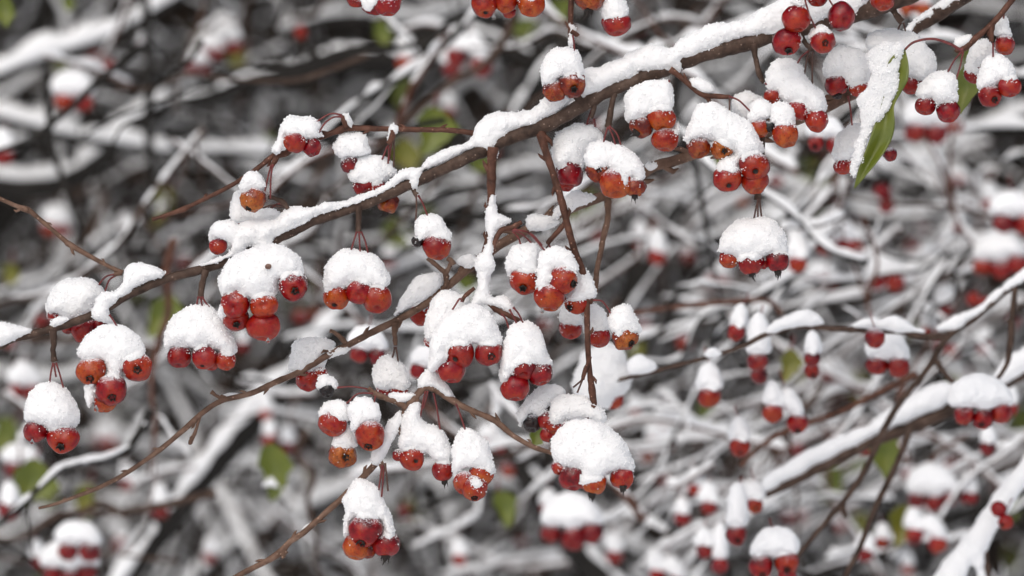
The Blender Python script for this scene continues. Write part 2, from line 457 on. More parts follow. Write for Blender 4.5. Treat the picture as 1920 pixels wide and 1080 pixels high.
def calyx_scar(k):
    """ragged dark pit with short dried sepals"""
    mb = MB(); rg = np.random.default_rng(k)
    n = 16; ang = np.arange(n) / n * 2 * math.pi
    prof = [(.02, -.70), (.12, -.70), (.20, -.80), (.24, -.90), (.19, -.93)]
    v = np.concatenate([np.stack([np.cos(ang) * r * (1 + .2 * np.cos(5 * ang)), np.sin(ang) * r * (1 + .2 * np.cos(5 * ang)), np.full(n, z) + rg.normal(0, .012, n)], 1) for r, z in prof])
    mb.add(v, ring_faces(len(prof), n))
    for s in range(5):
        a = s / 5 * 2 * math.pi + rg.normal(0, .2); l = rg.uniform(.12, .26); d = np.array([math.cos(a), math.sin(a), 0])
        p = np.array([d * .17 + (0, 0, -.84), d * (.20 + l * .3) + (0, 0, -.93 - l * .25), d * (.14 + l * rg.uniform(-.2, .6)) + (0, 0, -.96 - l * .6)])
        mb.add(*tube(p, np.array([.05, .045, .012]), 5))
    return np.concatenate(mb.v), np.concatenate(mb.f)
def calyx_tip(k):
    """dried sepals drawn together into a curved point"""
    mb = MB(); rg = np.random.default_rng(k + 50)
    b = rg.uniform(-.25, .25, 2)
    p = spline(np.array([(0, 0, -.66), (0, 0, -.92), (b[0] * .2, b[1] * .2, -1.10), (b[0] * .6, b[1] * .6, -1.30), (b[0] * 1.3, b[1] * 1.3, -1.55)]), 3)
    r = np.interp(np.linspace(0, 1, len(p)), [0, .25, .45, .65, 1], [.30, .30, .19, .07, .02])
    mb.add(*tube(p, r, 10, .22, k))
    for s in range(4):
        a = s / 4 * 2 * math.pi + rg.normal(0, .3); d = np.array([math.cos(a), math.sin(a), 0]); l = rg.uniform(.15, .4)
        mb.add(*tube(np.array([d * .2 + (0, 0, -.93), d * .26 + (0, 0, -1.05), d * .2 * rg.uniform(.2, 1.6) + (0, 0, -1.05 - l)]), np.array([.06, .05, .012]), 5))
    return np.concatenate(mb.v), np.concatenate(mb.f)
def calyx_hole(k):
    n = 14; ang = np.arange(n) / n * 2 * math.pi
    prof = [(.01, -.72), (.10, -.71), (.15, -.75), (.17, -.79)]
    v = np.concatenate([np.stack([np.cos(ang) * r * (1 + .15 * np.cos(5 * ang + k)), np.sin(ang) * r, np.full(n, z)], 1) for r, z in prof])
    return v, ring_faces(len(prof), n)
CALYX = {'c': [mesh_data("calyx", *calyx_scar(k), DRY) for k in range(4)],
         't': [mesh_data("calyx", *calyx_tip(k), DRY) for k in range(4)],
         'h': [mesh_data("calyx", *calyx_hole(k), DRY) for k in range(2)]}
n_ = 12; a_ = np.arange(n_) / n_ * 2 * math.pi
dp = [(.02, 1.15), (.25, .95), (.6, .5), (.9, .05), (.95, -.3), (.75, -.7), (.4, -.95), (.02, -1.02)]
DROP = mesh_data("water_drop", np.concatenate([np.stack([np.cos(a_) * r, np.sin(a_) * r, np.full(n_, z)], 1) for r, z in dp]), ring_faces(len(dp), n_)[:, ::-1], WATER)

def add_fruit(parent, loc_w, r_m, col, cal='n', dx=.15, dy=.9, name='crabapple'):
    k = random.randrange(5) if col not in 'bk' else 5 + random.randrange(3)
    o = bpy.data.objects.new(name, FRUIT[k]); COL.objects.link(o)
    o.material_slots[0].link = 'OBJECT'; o.material_slots[0].material = FM[col]
    m = math.hypot(dx, dy)
    if m > .995: dx, dy = dx / m * .995, dy / m * .995
    ax = Vector((dx, -math.sqrt(max(0, 1 - dx * dx - dy * dy)), -dy))          # towards the calyx
    q = (-ax).to_track_quat('Z', 'Y')
    from mathutils import Quaternion
    q = q @ Quaternion((0, 0, 1), random.uniform(0, 6.28))
    o.rotation_mode = 'QUATERNION'; o.rotation_quaternion = q
    off = np.array(parent.location); o.location = Vector(loc_w - off)
    s = r_m * 1.02; u = random.uniform; o.scale = (s * u(.95, 1.04), s * u(.95, 1.04), s * u(.93, 1.05)); o.parent = parent
    if cal != 'n':
        c = bpy.data.objects.new('calyx', random.choice(CALYX[cal])); COL.objects.link(c); c.parent = o
    return o

# ================================================================ the setting
def ground():
    xs = np.linspace(-60, 60, 121); ys = np.concatenate([np.linspace(-20, 12, 90), np.linspace(12.5, 160, 90)])
    X, Y = np.meshgrid(xs, ys, indexing='ij')
    q = np.stack([X.ravel(), Y.ravel(), np.zeros(X.size)], 1)
    Z = .05 * vnoise(q, .8, 1) + .12 * vnoise(q, .25, 2)
    rise = np.clip(q[:, 1] - 30, 0, None)
    Z = Z + rise * .32 + .5 * np.clip(rise / 10, 0, 1) * vnoise(q, .15, 3)
    q[:, 2] = Z
    nx, ny = X.shape
    i = (np.arange(nx - 1)[:, None] * ny + np.arange(ny - 1)[None, :]).ravel()
    f = np.stack([i, i + ny, i + ny + 1, i + 1], 1)
    o = mobj('snowy_ground', q, f, SNOW_FAR); tag(o, 'snow covered ground under the trees', 'ground', kind='structure')
ground()

# ---------------------------------------------------------------- trees behind (recursive limbs, all carrying snow)
def grow(p0, d0, length, r0, n, rng, droop=.0, wob=.25):
    p = [np.array(p0, float)]; d = np.array(d0, float); d /= np.linalg.norm(d); r = []
    for i in range(n):
        d = d + rng.normal(0, wob, 3) * (1.0 / math.sqrt(n)) + np.array([0, 0, -droop / n]); d /= np.linalg.norm(d)
        p.append(p[-1] + d * length / n)
    t = np.linspace(0, 1, n + 1)
    return np.array(p), r0 * (1 - .72 * t)
def in_view(p, m=.25, up=0.0):
    y = np.maximum(p[:, 1], .3); hw = W / 2 * y / D; hh = hw * 9 / 16
    return ((np.abs(p[:, 0]) < hw + m) & (p[:, 2] - H < hh + m + up) & (p[:, 2] - H > -hh - m)).any() and (p[:, 1] > 3.45).all()
def terrain(y): return 0.0
def tree(x, y, seed, label, dens=1.0, bark=None, fork=(.75, 1.15), group='snowy trees standing behind the branches', nl=11):
    rng = np.random.default_rng(seed); z0 = terrain(y) - .05
    root = empty('crabapple_tree', (x, y, z0)); tag(root, label, 'tree', group)
    h = rng.uniform(*fork); R = rng.uniform(.045, .065)
    tr, cr, sn = MB(), MB(), MB(); ps = .55 if y < 5 else 0
    p, r = grow((x, y, z0), (rng.normal(0, .06), rng.normal(0, .06), 1), h, R * 1.25, 10, rng, 0, .12)
    r = np.interp(np.linspace(0, 1, 11), [0, .12, 1], [R * 1.6, R * 1.15, R]); tr.add(*tube(p, r, 12, .12, seed))
    top = p[-1]; a0 = rng.uniform(0, 6.28)
    for i in range(nl):
        a = a0 + i / nl * 6.283 + rng.normal(0, .25); el = rng.uniform(.25, 1.0)
        d = (math.cos(a) * math.cos(el), math.sin(a) * math.cos(el), math.sin(el))
        lp, lr = grow(top - np.array([0, 0, rng.uniform(0, .25)]), d, rng.uniform(1.5, 2.3), R * rng.uniform(.17, .36), 16, rng, .55, .55)
        if lp[:, 1].min() < 3.2: continue
        tr.add(*tube(lp, lr, 8, .12, seed + i))
        if in_view(lp, .6, 2) and rng.random() < ps: sn.add(*ridge(lp, lr, .011, 8, seed + i))
        for k in range(int(13 * dens)):
            t = rng.uniform(.15, .98); j = int(t * 15); b = lp[j]
            dd = (lp[j + 1] - lp[j]); dd /= np.linalg.norm(dd)
            sd = dd * .6 + rng.normal(0, .65, 3) + np.array([0, 0, .15])
            bp, br = grow(b, sd, rng.uniform(.4, .95), max(.0022, lr[j] * rng.uniform(.25, .5)), 10, rng, .5, .7)
            if not in_view(bp, .3, 1.6): continue
            cr.add(*tube(bp, br, 5))
            if rng.random() < ps: sn.add(*ridge(bp, br, rng.uniform(.003, .0075), 6, seed + k))
            for m in range(int((34 if in_view(bp, .06) else 8) * dens)):
                jj = rng.integers(1, 10); b2 = bp[jj]
                sd2 = (bp[jj] - bp[jj - 1]) / np.linalg.norm(bp[jj] - bp[jj - 1]) * .5 + rng.normal(0, .6, 3)
                tp, tr_ = grow(b2, sd2, rng.uniform(.07, .32), rng.uniform(.0012, .0026), 6, rng, .5, .6)
                if not in_view(tp, .12): continue
                cr.add(*tube(tp, tr_, 4))
                if rng.random() < .72 * ps: sn.add(*ridge(tp, tr_, rng.uniform(.0018, .0058), 5, seed + m))
    # upper crown: unseen twig quads added above the picture to shade what stands below
    N = 3800; c = np.stack([x + rng.normal(0, .75, N), np.maximum(y + rng.normal(0, .7, N), 3.3), rng.uniform(2.2, 3.5, N)], 1)
    c[:, 2] = np.maximum(c[:, 2], H + .22 + .075 * c[:, 1])
    d = rng.normal(0, 1, (N, 3)) * np.array([1, 1, .5]); d /= np.linalg.norm(d, axis=1, keepdims=True)
    e = np.cross(d, rng.normal(0, 1, (N, 3))); e /= np.linalg.norm(e, axis=1, keepdims=True)
    l = rng.uniform(.08, .3, N)[:, None] / 2; w = rng.uniform(.012, .04, N)[:, None] / 2
    cr.add(np.stack([c - d * l, c + e * w, c + d * l, c - e * w], 1).reshape(-1, 3), np.arange(N * 4).reshape(N, 4))
    tr.build('trunk', bark or BARK_DARK, root)
    if cr.v: cr.build('crown', bark or BARK_GREY, root)
    if len(sn.v) > 12: sn.build('snow', SNOW_FAR, root)
    return root
TREES = [(-1.0, 4.5, 1.0), (1.0, 4.55, 1.0), (-1.15, 4.1, 1.0), (1.25, 4.0, 1.0), (-.75, 4.9, 1.0), (.9, 4.7, 1.0), (-1.7, 5.6, 1.0), (1.9, 5.8, 1.0), (.12, 6.2, 1.0), (-.95, 6.9, 1.0), (1.05, 7.2, 1.0), (.3, 8.0, 1.0), (-.4, 8.4, 1.0)]
for i, (x, y, dn) in enumerate(TREES):
    tree(x, y, 40 + i, 'blurred snow laden tree in the tangle of twigs behind the fruit', dn)

# ---------------------------------------------------------------- the dark wood edge that closes the view
def thicket():
    rng = np.random.default_rng(5)
    root = empty('thicket', (0, 11, 0)); tag(root, 'dark leafless thicket flecked with snow far behind the trees', 'thicket', kind='stuff')
    for nm, N, mat, l0, l1, w0, w1 in (('twigs', 46000, BARK_DARK, .08, .45, .012, .05), ('snow', 2200, SNOW_FAR, .05, .22, .02, .06)):
        c = np.stack([rng.uniform(-5, 5, N), rng.uniform(9.2, 12.5, N), rng.uniform(0, 4.5, N)], 1)
        d = rng.normal(0, 1, (N, 3)) * np.array([1, .5, .6]); d /= np.linalg.norm(d, axis=1, keepdims=True)
        if nm == 'snow': d[:, 2] *= .4
        e = np.cross(d, rng.normal(0, 1, (N, 3))); e /= np.linalg.norm(e, axis=1, keepdims=True)
        if nm == 'snow': e = np.cross(d, np.array([0, 1, 0.]) + rng.normal(0, .5, (N, 3))); e /= np.linalg.norm(e, axis=1, keepdims=True)
        l = rng.uniform(l0, l1, N)[:, None] / 2; w = rng.uniform(w0, w1, N)[:, None] / 2
        v = np.stack([c - d * l, c + e * w, c + d * l, c - e * w], 1).reshape(-1, 3)
        mobj(nm, v, np.arange(N * 4).reshape(N, 4), mat, root, smooth=False)
thicket()

# ---------------------------------------------------------------- branches
def pl3(s): return np.array([float(x) for x in s.split()]).reshape(-1, 3)
def branch(name, label, dl, wood, mat, snows=(), spurs=(), ridge_h=0, cat='branch', group=None, step=1.6, bump=.10, taper_end=True, sides=12, rough=1.0, spur_mat=None):
    a = pl3(wood); pts = spline(a, 8)
    loc = P(a[0, 0], a[0, 1], dl)
    root = empty(name, loc); tag(root, label, cat, group)
    s = scl(dl)
    p = np.stack([(pts[:, 0] - 960) * s, np.full(len(pts), D + dl), H - (pts[:, 1] - 540) * s], 1)
    sd_ = abs(hash(wood)) % 1 + len(wood)
    p[:, 1] += vnoise(pts * 1.0, .006, len(wood)) * 16 * s * .6
    kn = 1 + (.16 * np.clip(vnoise(pts * np.array([1, 1, 0]), 1 / 17., len(wood) + 3), 0, 1) if dl < .1 else 0)
    mobj('wood', *tube(p, np.maximum(pts[:, 2], .5) * s * kn, sides, bump, len(wood)), mat, root)
    if dl < .1 and cat == 'branch' and name != 'branch':
        rg = np.random.default_rng(len(wood) * 7 + 1); L = np.concatenate([[0], np.cumsum(np.hypot(*np.diff(pts[:, :2], axis=0).T))]); x = rg.uniform(20, 45)
        while x < L[-1] - 15:
            j = int(np.searchsorted(L, x)); j = min(max(j, 1), len(pts) - 2); t = pts[j + 1, :2] - pts[j - 1, :2]; t /= np.linalg.norm(t); sg = rg.choice((-1, 1)); nn = np.array([-t[1], t[0]]) * sg; rr = pts[j, 2]
            e = pts[j, :2]; u = rg.choice((-1, 1))
            q = np.array([e, e + nn * rr * .9 + t * u * rr * .5, e + nn * rr * rg.uniform(1.3, 1.9) + t * u * rr * 1.5, e + nn * rr * rg.uniform(1.4, 2.3) + t * u * rr * 2.6]); qr = np.array([rr * .95, rr * .62, rr * .5, rr * .12])
            w = np.stack([(q[:, 0] - 960) * s, p[j, 1] - rg.uniform(0, .6) * rr * s * np.arange(4) / 3, H - (q[:, 1] - 540) * s], 1)
            mobj('bud', *tube(w, qr * s, 7, .15, j), mat, root); x += rg.uniform(38, 85)
    for sp in spurs:
        b = pl3(sp); q = spline(b, 6); w = np.stack([(q[:, 0] - 960) * s, np.full(len(q), D + dl - .001), H - (q[:, 1] - 540) * s], 1)
        mobj('spur', *tube(w, q[:, 2] * s, 8, .28, len(sp)), spur_mat or mat, root)
    loose = []
    for sn in snows:
        poly = parse(sn); 
        sel = (a[:, 0] > poly[:, 0].min() - 80) & (a[:, 0] < poly[:, 0].max() + 80)
        lines = []
        for u in range(len(pts) - 1):
            pass
        m = (pts[:, 0] > poly[:, 0].min() - 30) & (pts[:, 0] < poly[:, 0].max() + 30) & (pts[:, 1] > poly[:, 1].min() - 30) & (pts[:, 1] < poly[:, 1].max() + 30)
        if m.sum() > 1:
            qq = pts[m][::2]; lines = [(qq[:, :2], float(qq[:, 2].mean()))]
        v, q = snow_field([poly], lines=lines, step=step, rough=rough, rmax=24, rmin=float(np.mean(a[:, 2])) + 1.5)
        if v is not None: mobj('snow', to_world(v, dl), q, SNOW if dl < .15 else SNOW_FAR, root)
        if v is not None and dl < .1: loose.append(grains(v, q))
    if loose:
        mb = MB(); [mb.add(*g) for g in loose]; o = mobj('loose_snow', to_world(np.concatenate(mb.v), dl), np.concatenate(mb.f), CRYSTAL, root, False); o['kind'] = 'stuff'
    if ridge_h: mobj('snow', *ridge(p, pts[:, 2] * s, ridge_h * s, 10, len(wood)), SNOW_FAR, root)
    return root

branch('branch', 'thick brown branch rising diagonally under a long bank of snow', 0.0,
  "-90 672 6 -40 660 6.5 0 648 7 20 637 7 60 627 7 100 616 7 133 606 7.5 173 591 8 207 573 8.5 233 557 8 283 534 8 333 517 8 390 502 8.5 433 487 8.5 477 467 9 513 450 9.5 547 434 9.5 583 416 9.5 640 397 9.5 700 376 9.5 740 359 10 783 339 10.5 827 319 10.5 873 297 11 907 282 12.5 940 266 12.5 973 252 12.5 1017 237 14 1057 218 13 1090 197 13.5 1123 178 13.5 1160 161 13.5 1200 144 14 1240 132 15 1280 114 15 1330 98 15 1413 76 16 1453 63 16 1510 50 16.5 1557 38 17 1613 22 17.5 1680 -1 18 1760 -33 19 1860 -75 20 1960 -110 21",
  BARK,
  snows=["-40 603 0 601 20 606 45 612 64 617 42 629 22 638 0 650 -40 662",
   "93 609 105 596 128 596 120 605 100 613",
   "177 600 176 578 184 556 193 548 215 545 228 530 231 505 245 496 270 494 295 503 314 513 290 524 265 535 240 551 215 566 206 578 214 600 214 608 200 607 186 602",
   "378 496 400 486 428 476 436 455 400 440 398 424 415 414 436 416 446 423 462 415 492 410 520 411 532 394 552 385 575 392 610 380 640 378 697 358 720 347 750 320 767 312 787 313 800 297 827 283 847 276 873 267 887 255 889 243 900 228 920 213 950 212 987 207 1007 196 1020 181 1050 178 1083 183 1095 165 1094 140 1100 126 1120 128 1143 117 1160 113 1180 97 1207 87 1240 83 1257 92 1270 76 1283 70 1310 55 1330 45 1360 43 1400 35 1430 15 1460 2 1490 -14 1550 -26 1620 -40 1660 -32 1640 -4 1624 13 1590 29 1557 34 1520 45 1480 53 1453 60 1410 71 1370 79 1330 93 1296 106 1279 114 1279 132 1270 139 1250 133 1225 131 1200 136 1180 147 1150 155 1130 168 1107 178 1083 188 1060 199 1045 211 1020 227 1000 238 975 243 955 251 946 262 936 283 929 302 918 298 908 284 895 279 880 282 850 296 830 307 800 319 787 332 781 352 773 346 764 333 740 347 715 360 700 367 640 389 600 402 560 423 530 439 512 448 510 476 494 482 476 478 472 460 450 474 420 486 392 497"],
  spurs=["100 616 9 101 640 5.5 100 664 5 103 678 6", "386 506 8 380 530 5.5 377 550 6 374 560 6.5", "672 386 8 673 402 6 672 425 5.5 673 436 6.5",
   "1413 82 7 1416 105 5 1421 132 5.5 1432 156 4", "1092 190 9 1084 182 8 1083 172 7", "1115 185 7 1113 205 4.5 1108 222 4", "1497 60 7 1508 78 5.5 1519 90 5 1520 97 6", "1668 10 8 1678 26 6 1690 42 6", "1153 168 6 1148 195 5.5 1141 232 6.5 1138 240 6",
   "540 392 3.5 532 380 5 515 372 4 503 370 3.5", "775 345 5 777 360 4.5 781 366 6"])
branch('hanging_twig', 'brown twig hanging from the branch and plastered with snow on its lower half', -.004,
  "924 276 11 922 310 8.5 921 360 7.5 919 400 6 917 440 5.5 907 480 5.5 905 530 5 895 575 4.5", BARK_RED,
  snows=["920 366 928 366 931 395 950 409 959 415 936 430 928 452 923 478 927 498 919 520 917 548 924 560 945 554 960 573 958 585 940 580 920 572 905 573 890 584 879 576 890 556 897 535 895 512 889 498 895 478 906 468 910 448 909 400 916 383",
         "916 340 924 338 926 350 920 353"],
  spurs=["921 480 4 928 452 5 941 432 5 960 427 5.5 978 416 4.5", "905 555 5 930 580 6 955 592 5 975 602 3.5", "890 540 4 872 555 4 866 566 3.5"], step=1.5)
branch('hanging_twig', 'long bare reddish twig hanging from the branch down to the biggest fruit cap', -.003,
  "1006 232 6 1014 250 9 1022 280 7 1040 335 6.5 1055 385 6.5 1066 430 6.5 1080 478 6.5 1094 515 6 1100 560 6 1101 620 5.5 1104 680 5.5 1110 730 6 1114 765 6.5 1110 792 6", BARK_RED,
  spurs=["1062 415 5 1050 430 5 1032 450 4.5 1026 458 3.5", "1098 555 5 1106 563 7 1112 566 5", "1106 668 4 1098 692 4 1092 712 3.5", "1113 760 5 1106 778 6 1100 788 4"])
branch('twig', 'thin brown twig arching down across to a lone bare tip at the lower corner', .022,
  "72 953 2.6 110 943 3 190 912 4.2 240 885 4.2 300 843 4.5 340 810 5 385 770 5 420 750 5.2 470 738 5 520 715 5.5 560 698 5.5 620 663 6 660 643 6 700 622 6.2 745 600 6.5 790 575 7 830 545 7.5 870 510 8 920 470 8.5 970 440 9 1020 415 9 1060 395 9.5 1110 375 9.5 1150 360 10 1190 340 10 1220 315 10 1260 303 10 1310 287 10 1400 262 10 1480 230 10.5 1560 195 11 1660 140 11 1720 95 12", BARK_TAN,
  snows=["735 592 750 568 765 540 780 520 805 510 826 517 831 533 817 548 792 563 765 578 748 590", "610 664 625 655 645 650 660 648 650 662 625 672",
         "1035 415 1040 395 1060 370 1080 358 1100 362 1130 370 1150 358 1120 372 1090 385 1060 400", "990 430 985 412 1000 402 1030 405 1050 415 1030 430 1010 432",
         "855 492 870 480 890 480 895 490 880 500", "1210 312 1212 305 1225 306 1232 312 1220 320", "1300 270 1310 258 1340 250 1350 270 1310 292",
         "410 749 420 740 438 737 448 741 430 748"],
  spurs=["425 749 4 410 745 3.5 396 734 4", "374 780 4 368 805 3 358 828 4.5 357 834 2", "835 540 5 836 515 5 812 492 4 802 483 5", "838 512 5 845 495 4 848 490 4", "850 497 6 845 488 5 838 485 4",
         "741 605 7 740 625 5 742 648 3.5", "1140 368 7 1139 410 5.5 1128 460 5.5 1119 510 5 1116 550 5", "650 645 5 630 625 4 618 620 3.5", "1005 425 6 1000 412 5 1004 405 4"])
branch('twig', 'forked tan twig running out of the lower edge towards the central fruit', -.004,
  "400 1110 5 440 1083 5 480 1062 5.2 520 1040 6.5 545 1015 5.5 570 998 5.5 610 962 5.5 640 935 5.5 690 885 6 712 858 5.5 726 825 5.5 745 800 5 752 785 5 762 765 6 790 732 7 805 724 7.5 840 745 6.5 868 762 6 900 776 5.5 930 790 6 960 815 5 1000 838 4.5 1040 852 4 1072 874 3.5", BARK_TAN,
  snows=["697 866 700 845 718 825 722 795 738 782 750 772 750 798 736 826 723 850 712 872", "784 728 789 705 803 690 820 700 850 740 856 748 840 746 815 730 800 727", "726 742 742 736 776 738 766 750 745 756 730 751", "563 995 570 986 583 980 576 992"],
  spurs=["762 766 6 748 755 5.5 722 746 6 702 738 6 690 728 5", "745 800 5 757 820 5 765 842 4", "712 862 5 718 880 4.5 716 898 4", "535 1032 6 531 1042 5 533 1046 4"])
branch('twig', 'short brown twig poking out level past the snow bank to a bare tip', .006,
  "285 411 4 300 407 3.5 345 392 5 352 388 4 420 355 4.2 470 325 4.5 505 298 5 520 290 7 535 288 6 548 279 5.5 580 266 5 600 258 5 640 243 6 655 240 6 700 241 5 780 243 5 840 244 5 890 250 5.5", BARK_RED,
  snows=["640 212 652 214 662 230 660 240 650 238 644 228", "727 264 729 240 738 233 747 240 743 252 734 266"],
  spurs=["650 240 6 645 226 5 641 216 3.5", "737 244 5 735 258 6 728 270 5", "521 290 6 515 302 5 509 312 4", "521 289 5 518 280 4.5 512 283 4"])
branch('twig', 'thin bare twig slanting down to meet the snowy mound at its end', .004,
  "-60 345 4 -10 368 4 30 386 4.2 52 394 6 66 404 4.2 120 450 4.2 130 458 5.5 180 487 4 215 505 4 230 512 6", BARK_TAN, spurs=["52 396 5 46 390 4 42 389 3", "228 510 6 222 513 5 214 514 4"])
branch('twig', 'brown twig dangling above the snow cap that stands on the branch', -.006,
  "1072 -60 6 1071 0 5.5 1070 40 5 1070 62 5 1072 80 4.5", BARK_RED, snows=["1066 48 1072 43 1081 48 1083 60 1076 66 1074 88 1066 88 1068 66"], spurs=["1071 58 5 1080 65 5 1084 62 4"])
branch('twig', 'reddish twig holding the large snow covered leaf and small fruit', -.002,
  "1960 -70 6 1900 -3 5.5 1870 34 5.5 1845 58 5.5 1826 74 6 1808 90 7", BARK_RED,
  snows=["1789 87 1793 72 1806 66 1821 68 1818 82 1803 91"], spurs=["1860 46 5 1858 66 5 1859 78 5", "1808 90 6 1798 95 5.5 1790 92 4"])
branch('twig', 'short brown spur twig leaving the branch beneath its snow', -.004,
  "1256 130 6 1270 140 5 1300 165 5 1318 178 5 1345 181 5 1368 182 4", BARK_RED,
  snows=["1294 163 1297 149 1318 148 1335 160 1344 172 1330 176 1312 174"], spurs=["1322 179 5 1330 190 4 1334 196 3"])
branch('branch', 'brown branch under a sloping snow strip behind the snowy leaf', .06,
  "1690 75 11 1720 50 12 1760 25 13 1820 -15 14 1900 -70 15", BARK, snows=["1694 62 1710 40 1740 20 1775 -5 1830 -40 1850 -30 1800 0 1760 22 1720 46 1700 64"])
# the half sharp and blurred branches further back
branch('branch', 'blurred brown branch falling steeply past the snowy bough', .26,
  "2000 460 7 1920 520 6.5 1880 550 6 1830 592 6.5 1775 635 7 1740 690 6 1690 752 6 1660 800 6.5 1622 880 6 1580 942 5.5 1530 1000 5 1480 1060 5 1440 1110 5", BARK,
  snows=["1752 618 1780 596 1820 580 1850 560 1880 530 1930 498 1935 518 1880 553 1832 590 1790 620"], step=2.5, spurs=["1580 942 6 1582 958 5 1586 972 3", "1750 670 6 1768 695 5 1790 720 4"])
branch('twig', 'blurred twig with snow lumps reaching from the fork towards the hanging twig', .20,
  "1778 633 7 1720 629 5.5 1690 622 5.5 1640 620 5.5 1560 616 5.5 1500 613 5 1440 626 5 1390 650 4.5 1320 672 4.2 1250 690 4.2 1150 715 3.5", BARK,
  snows=["1436 622 1450 602 1480 590 1510 580 1535 592 1545 608 1500 612 1465 620", "1586 612 1620 597 1640 594 1650 600 1675 592 1705 608 1735 622 1700 624 1650 616 1612 616", "1318 668 1330 655 1350 655 1362 660 1340 672", "1180 702 1178 680 1195 665 1215 672 1232 690 1200 700"], step=2.5)
branch('branch', 'blurred thick bough with a deep even ridge of snow', .32,
  "2000 655 14 1930 690 14 1850 738 14 1800 760 13 1720 797 12 1640 826 11 1560 866 10 1500 895 9 1440 925 8 1380 950 7", BARK,
  snows=["1425 915 1440 887 1480 866 1520 842 1560 822 1620 800 1660 770 1700 746 1750 720 1792 718 1800 742 1760 764 1700 792 1640 818 1560 858 1500 890 1440 922", "1850 725 1870 690 1900 660 1960 630 1990 650 1930 690 1880 720"], step=3)
branch('branch', 'blurred forked limb wholly plastered in thick white snow at the frame edge', .28,
  "2000 760 12 1930 860 12 1890 920 13 1850 985 13 1810 1045 13 1770 1110 13", BARK,
  snows=["1930 840 1900 880 1870 918 1840 960 1810 1002 1780 1040 1740 1100 1800 1100 1822 1060 1838 1100 1856 1100 1846 1045 1870 995 1898 945 1935 900 1990 830 1990 770"], step=3, spurs=["1838 1000 10 1848 1050 8 1850 1100 7"])
branch('twig', 'blurred dark twig hanging in a long curve below the snowy bough', .27,
  "1708 800 6 1690 850 6 1672 890 6 1640 955 6 1615 1020 5.5 1590 1070 5 1575 1110 5", BARK)
branch('twig', 'blurred bare twig bent over at its tip above the right hand fruit', .42,
  "1130 600 5 1200 585 5 1290 573 5.5 1380 565 5.5 1430 562 5 1452 572 4.5 1466 590 4", BARK_RED, ridge_h=0)
branch('twig', 'blurred thin twig slanting below the bough between two fruit caps', .36,
  "1390 875 5 1400 860 5 1450 820 5 1510 795 5 1570 775 5 1640 740 6 1720 700 6", BARK_RED)
branch('twig', 'blurred dark twig hanging straight down beside the bough', .22, "1903 540 6 1898 590 5.5 1895 630 7 1888 680 5 1870 710 4", BARK, spurs=["1895 610 6 1889 600 5"])
branch('twig', 'blurred long grey twig crossing behind the orange fruit', .70, "1180 640 6 1340 600 7 1480 575 7 1600 560 8 1700 535 9 1800 515 9 1960 470 10", BARK_GREY, ridge_h=9)
BG = [("blurred pale limb climbing to the top edge under an even snow load", 1.0, "-80 170 15 0 142 15 60 118 14 130 96 15 200 72 14 260 40 14 340 -10 13", 40),
 ("blurred sagging snowy limb crossing above the bare twig tip", 1.1, "-20 215 14 60 236 14 150 258 14 250 275 13 340 288 12 430 285 11 520 290 10 600 270 9", 34),
 ("blurred heavy black limb in the gap above the green leaf", 1.0, "1000 110 22 900 70 30 820 84 34 740 112 34 640 104 32 560 132 30 470 148 22 400 176 18 330 190 14", 8),
 ("blurred black limb falling steeply with snow along its upper side", .85, "660 560 24 600 640 32 545 705 34 490 765 30 430 830 30 365 910 28 300 990 27 250 1060 24 200 1130 22", 44),
 ("blurred dark limb descending below the lowest large fruit cap", .9, "900 800 26 960 850 27 1010 910 30 1050 980 32 1100 1040 34 1180 1120 36", 20),
 ("blurred thin dark stem standing upright by the pale limb", .9, "270 -40 9 276 60 9 280 150 9 278 240 9 284 330 8 280 420 7", 0),
 ("blurred dark limb leaning behind the snow cap on the branch", .95, "1120 -40 28 1060 80 27 1000 160 26 950 240 24 900 330 22", 26),
 ("blurred dark limb with snow running behind the sagging limb", 1.2, "-60 330 30 60 345 30 150 320 28 240 240 26 320 190 22", 30),
 ("blurred snowy bough sweeping up behind the big leaf", 1.2, "1300 470 16 1420 420 18 1520 380 18 1640 330 18 1760 285 18 1960 200 19", 36),
 ("blurred grey bough slanting across behind the hanging fruit", 1.5, "1180 420 18 1280 370 18 1400 300 20 1500 260 20 1640 190 20", 34),
 ("blurred black limb steep behind the long hanging twig", 1.1, "1260 380 24 1220 460 24 1190 540 24 1140 640 24 1080 740 22", 18),
 ("blurred pale snowy limb low behind the bare tan twig", 1.4, "-40 700 16 80 720 16 200 690 15 320 640 15 440 600 14", 36),
 ("blurred white limb behind the lower twig and lowest fruit", 1.3, "330 1120 15 430 1030 15 560 960 16 700 900 16 820 830 15", 34),
 ("blurred snow heaped limb across the top behind orange fruit", 1.4, "520 60 15 640 30 15 780 40 15 900 20 15 1060 60 14", 36),
 ("blurred faint limb behind the fruit at the lower edge", 1.6, "820 1120 20 900 1060 20 1000 1020 18 1150 980 18 1300 930 18", 40),
 ("blurred pale limb below the lone bare tip", 1.5, "-60 1060 18 40 1000 18 140 960 17 240 950 16 340 900 15", 36),
 ("blurred limb high behind the red fruit pair", 1.6, "1240 -20 16 1360 10 16 1480 120 16 1600 300 15", 26),
 ("blurred snowy twig over the red fruit at the frame edge", .8, "1640 560 8 1720 520 9 1800 500 9 1960 420 10", 22)]
for lb, dl, wd, hgt in BG:
    branch('branch', lb, dl, wd, BARK_DARK, ridge_h=hgt * .5, sides=10)

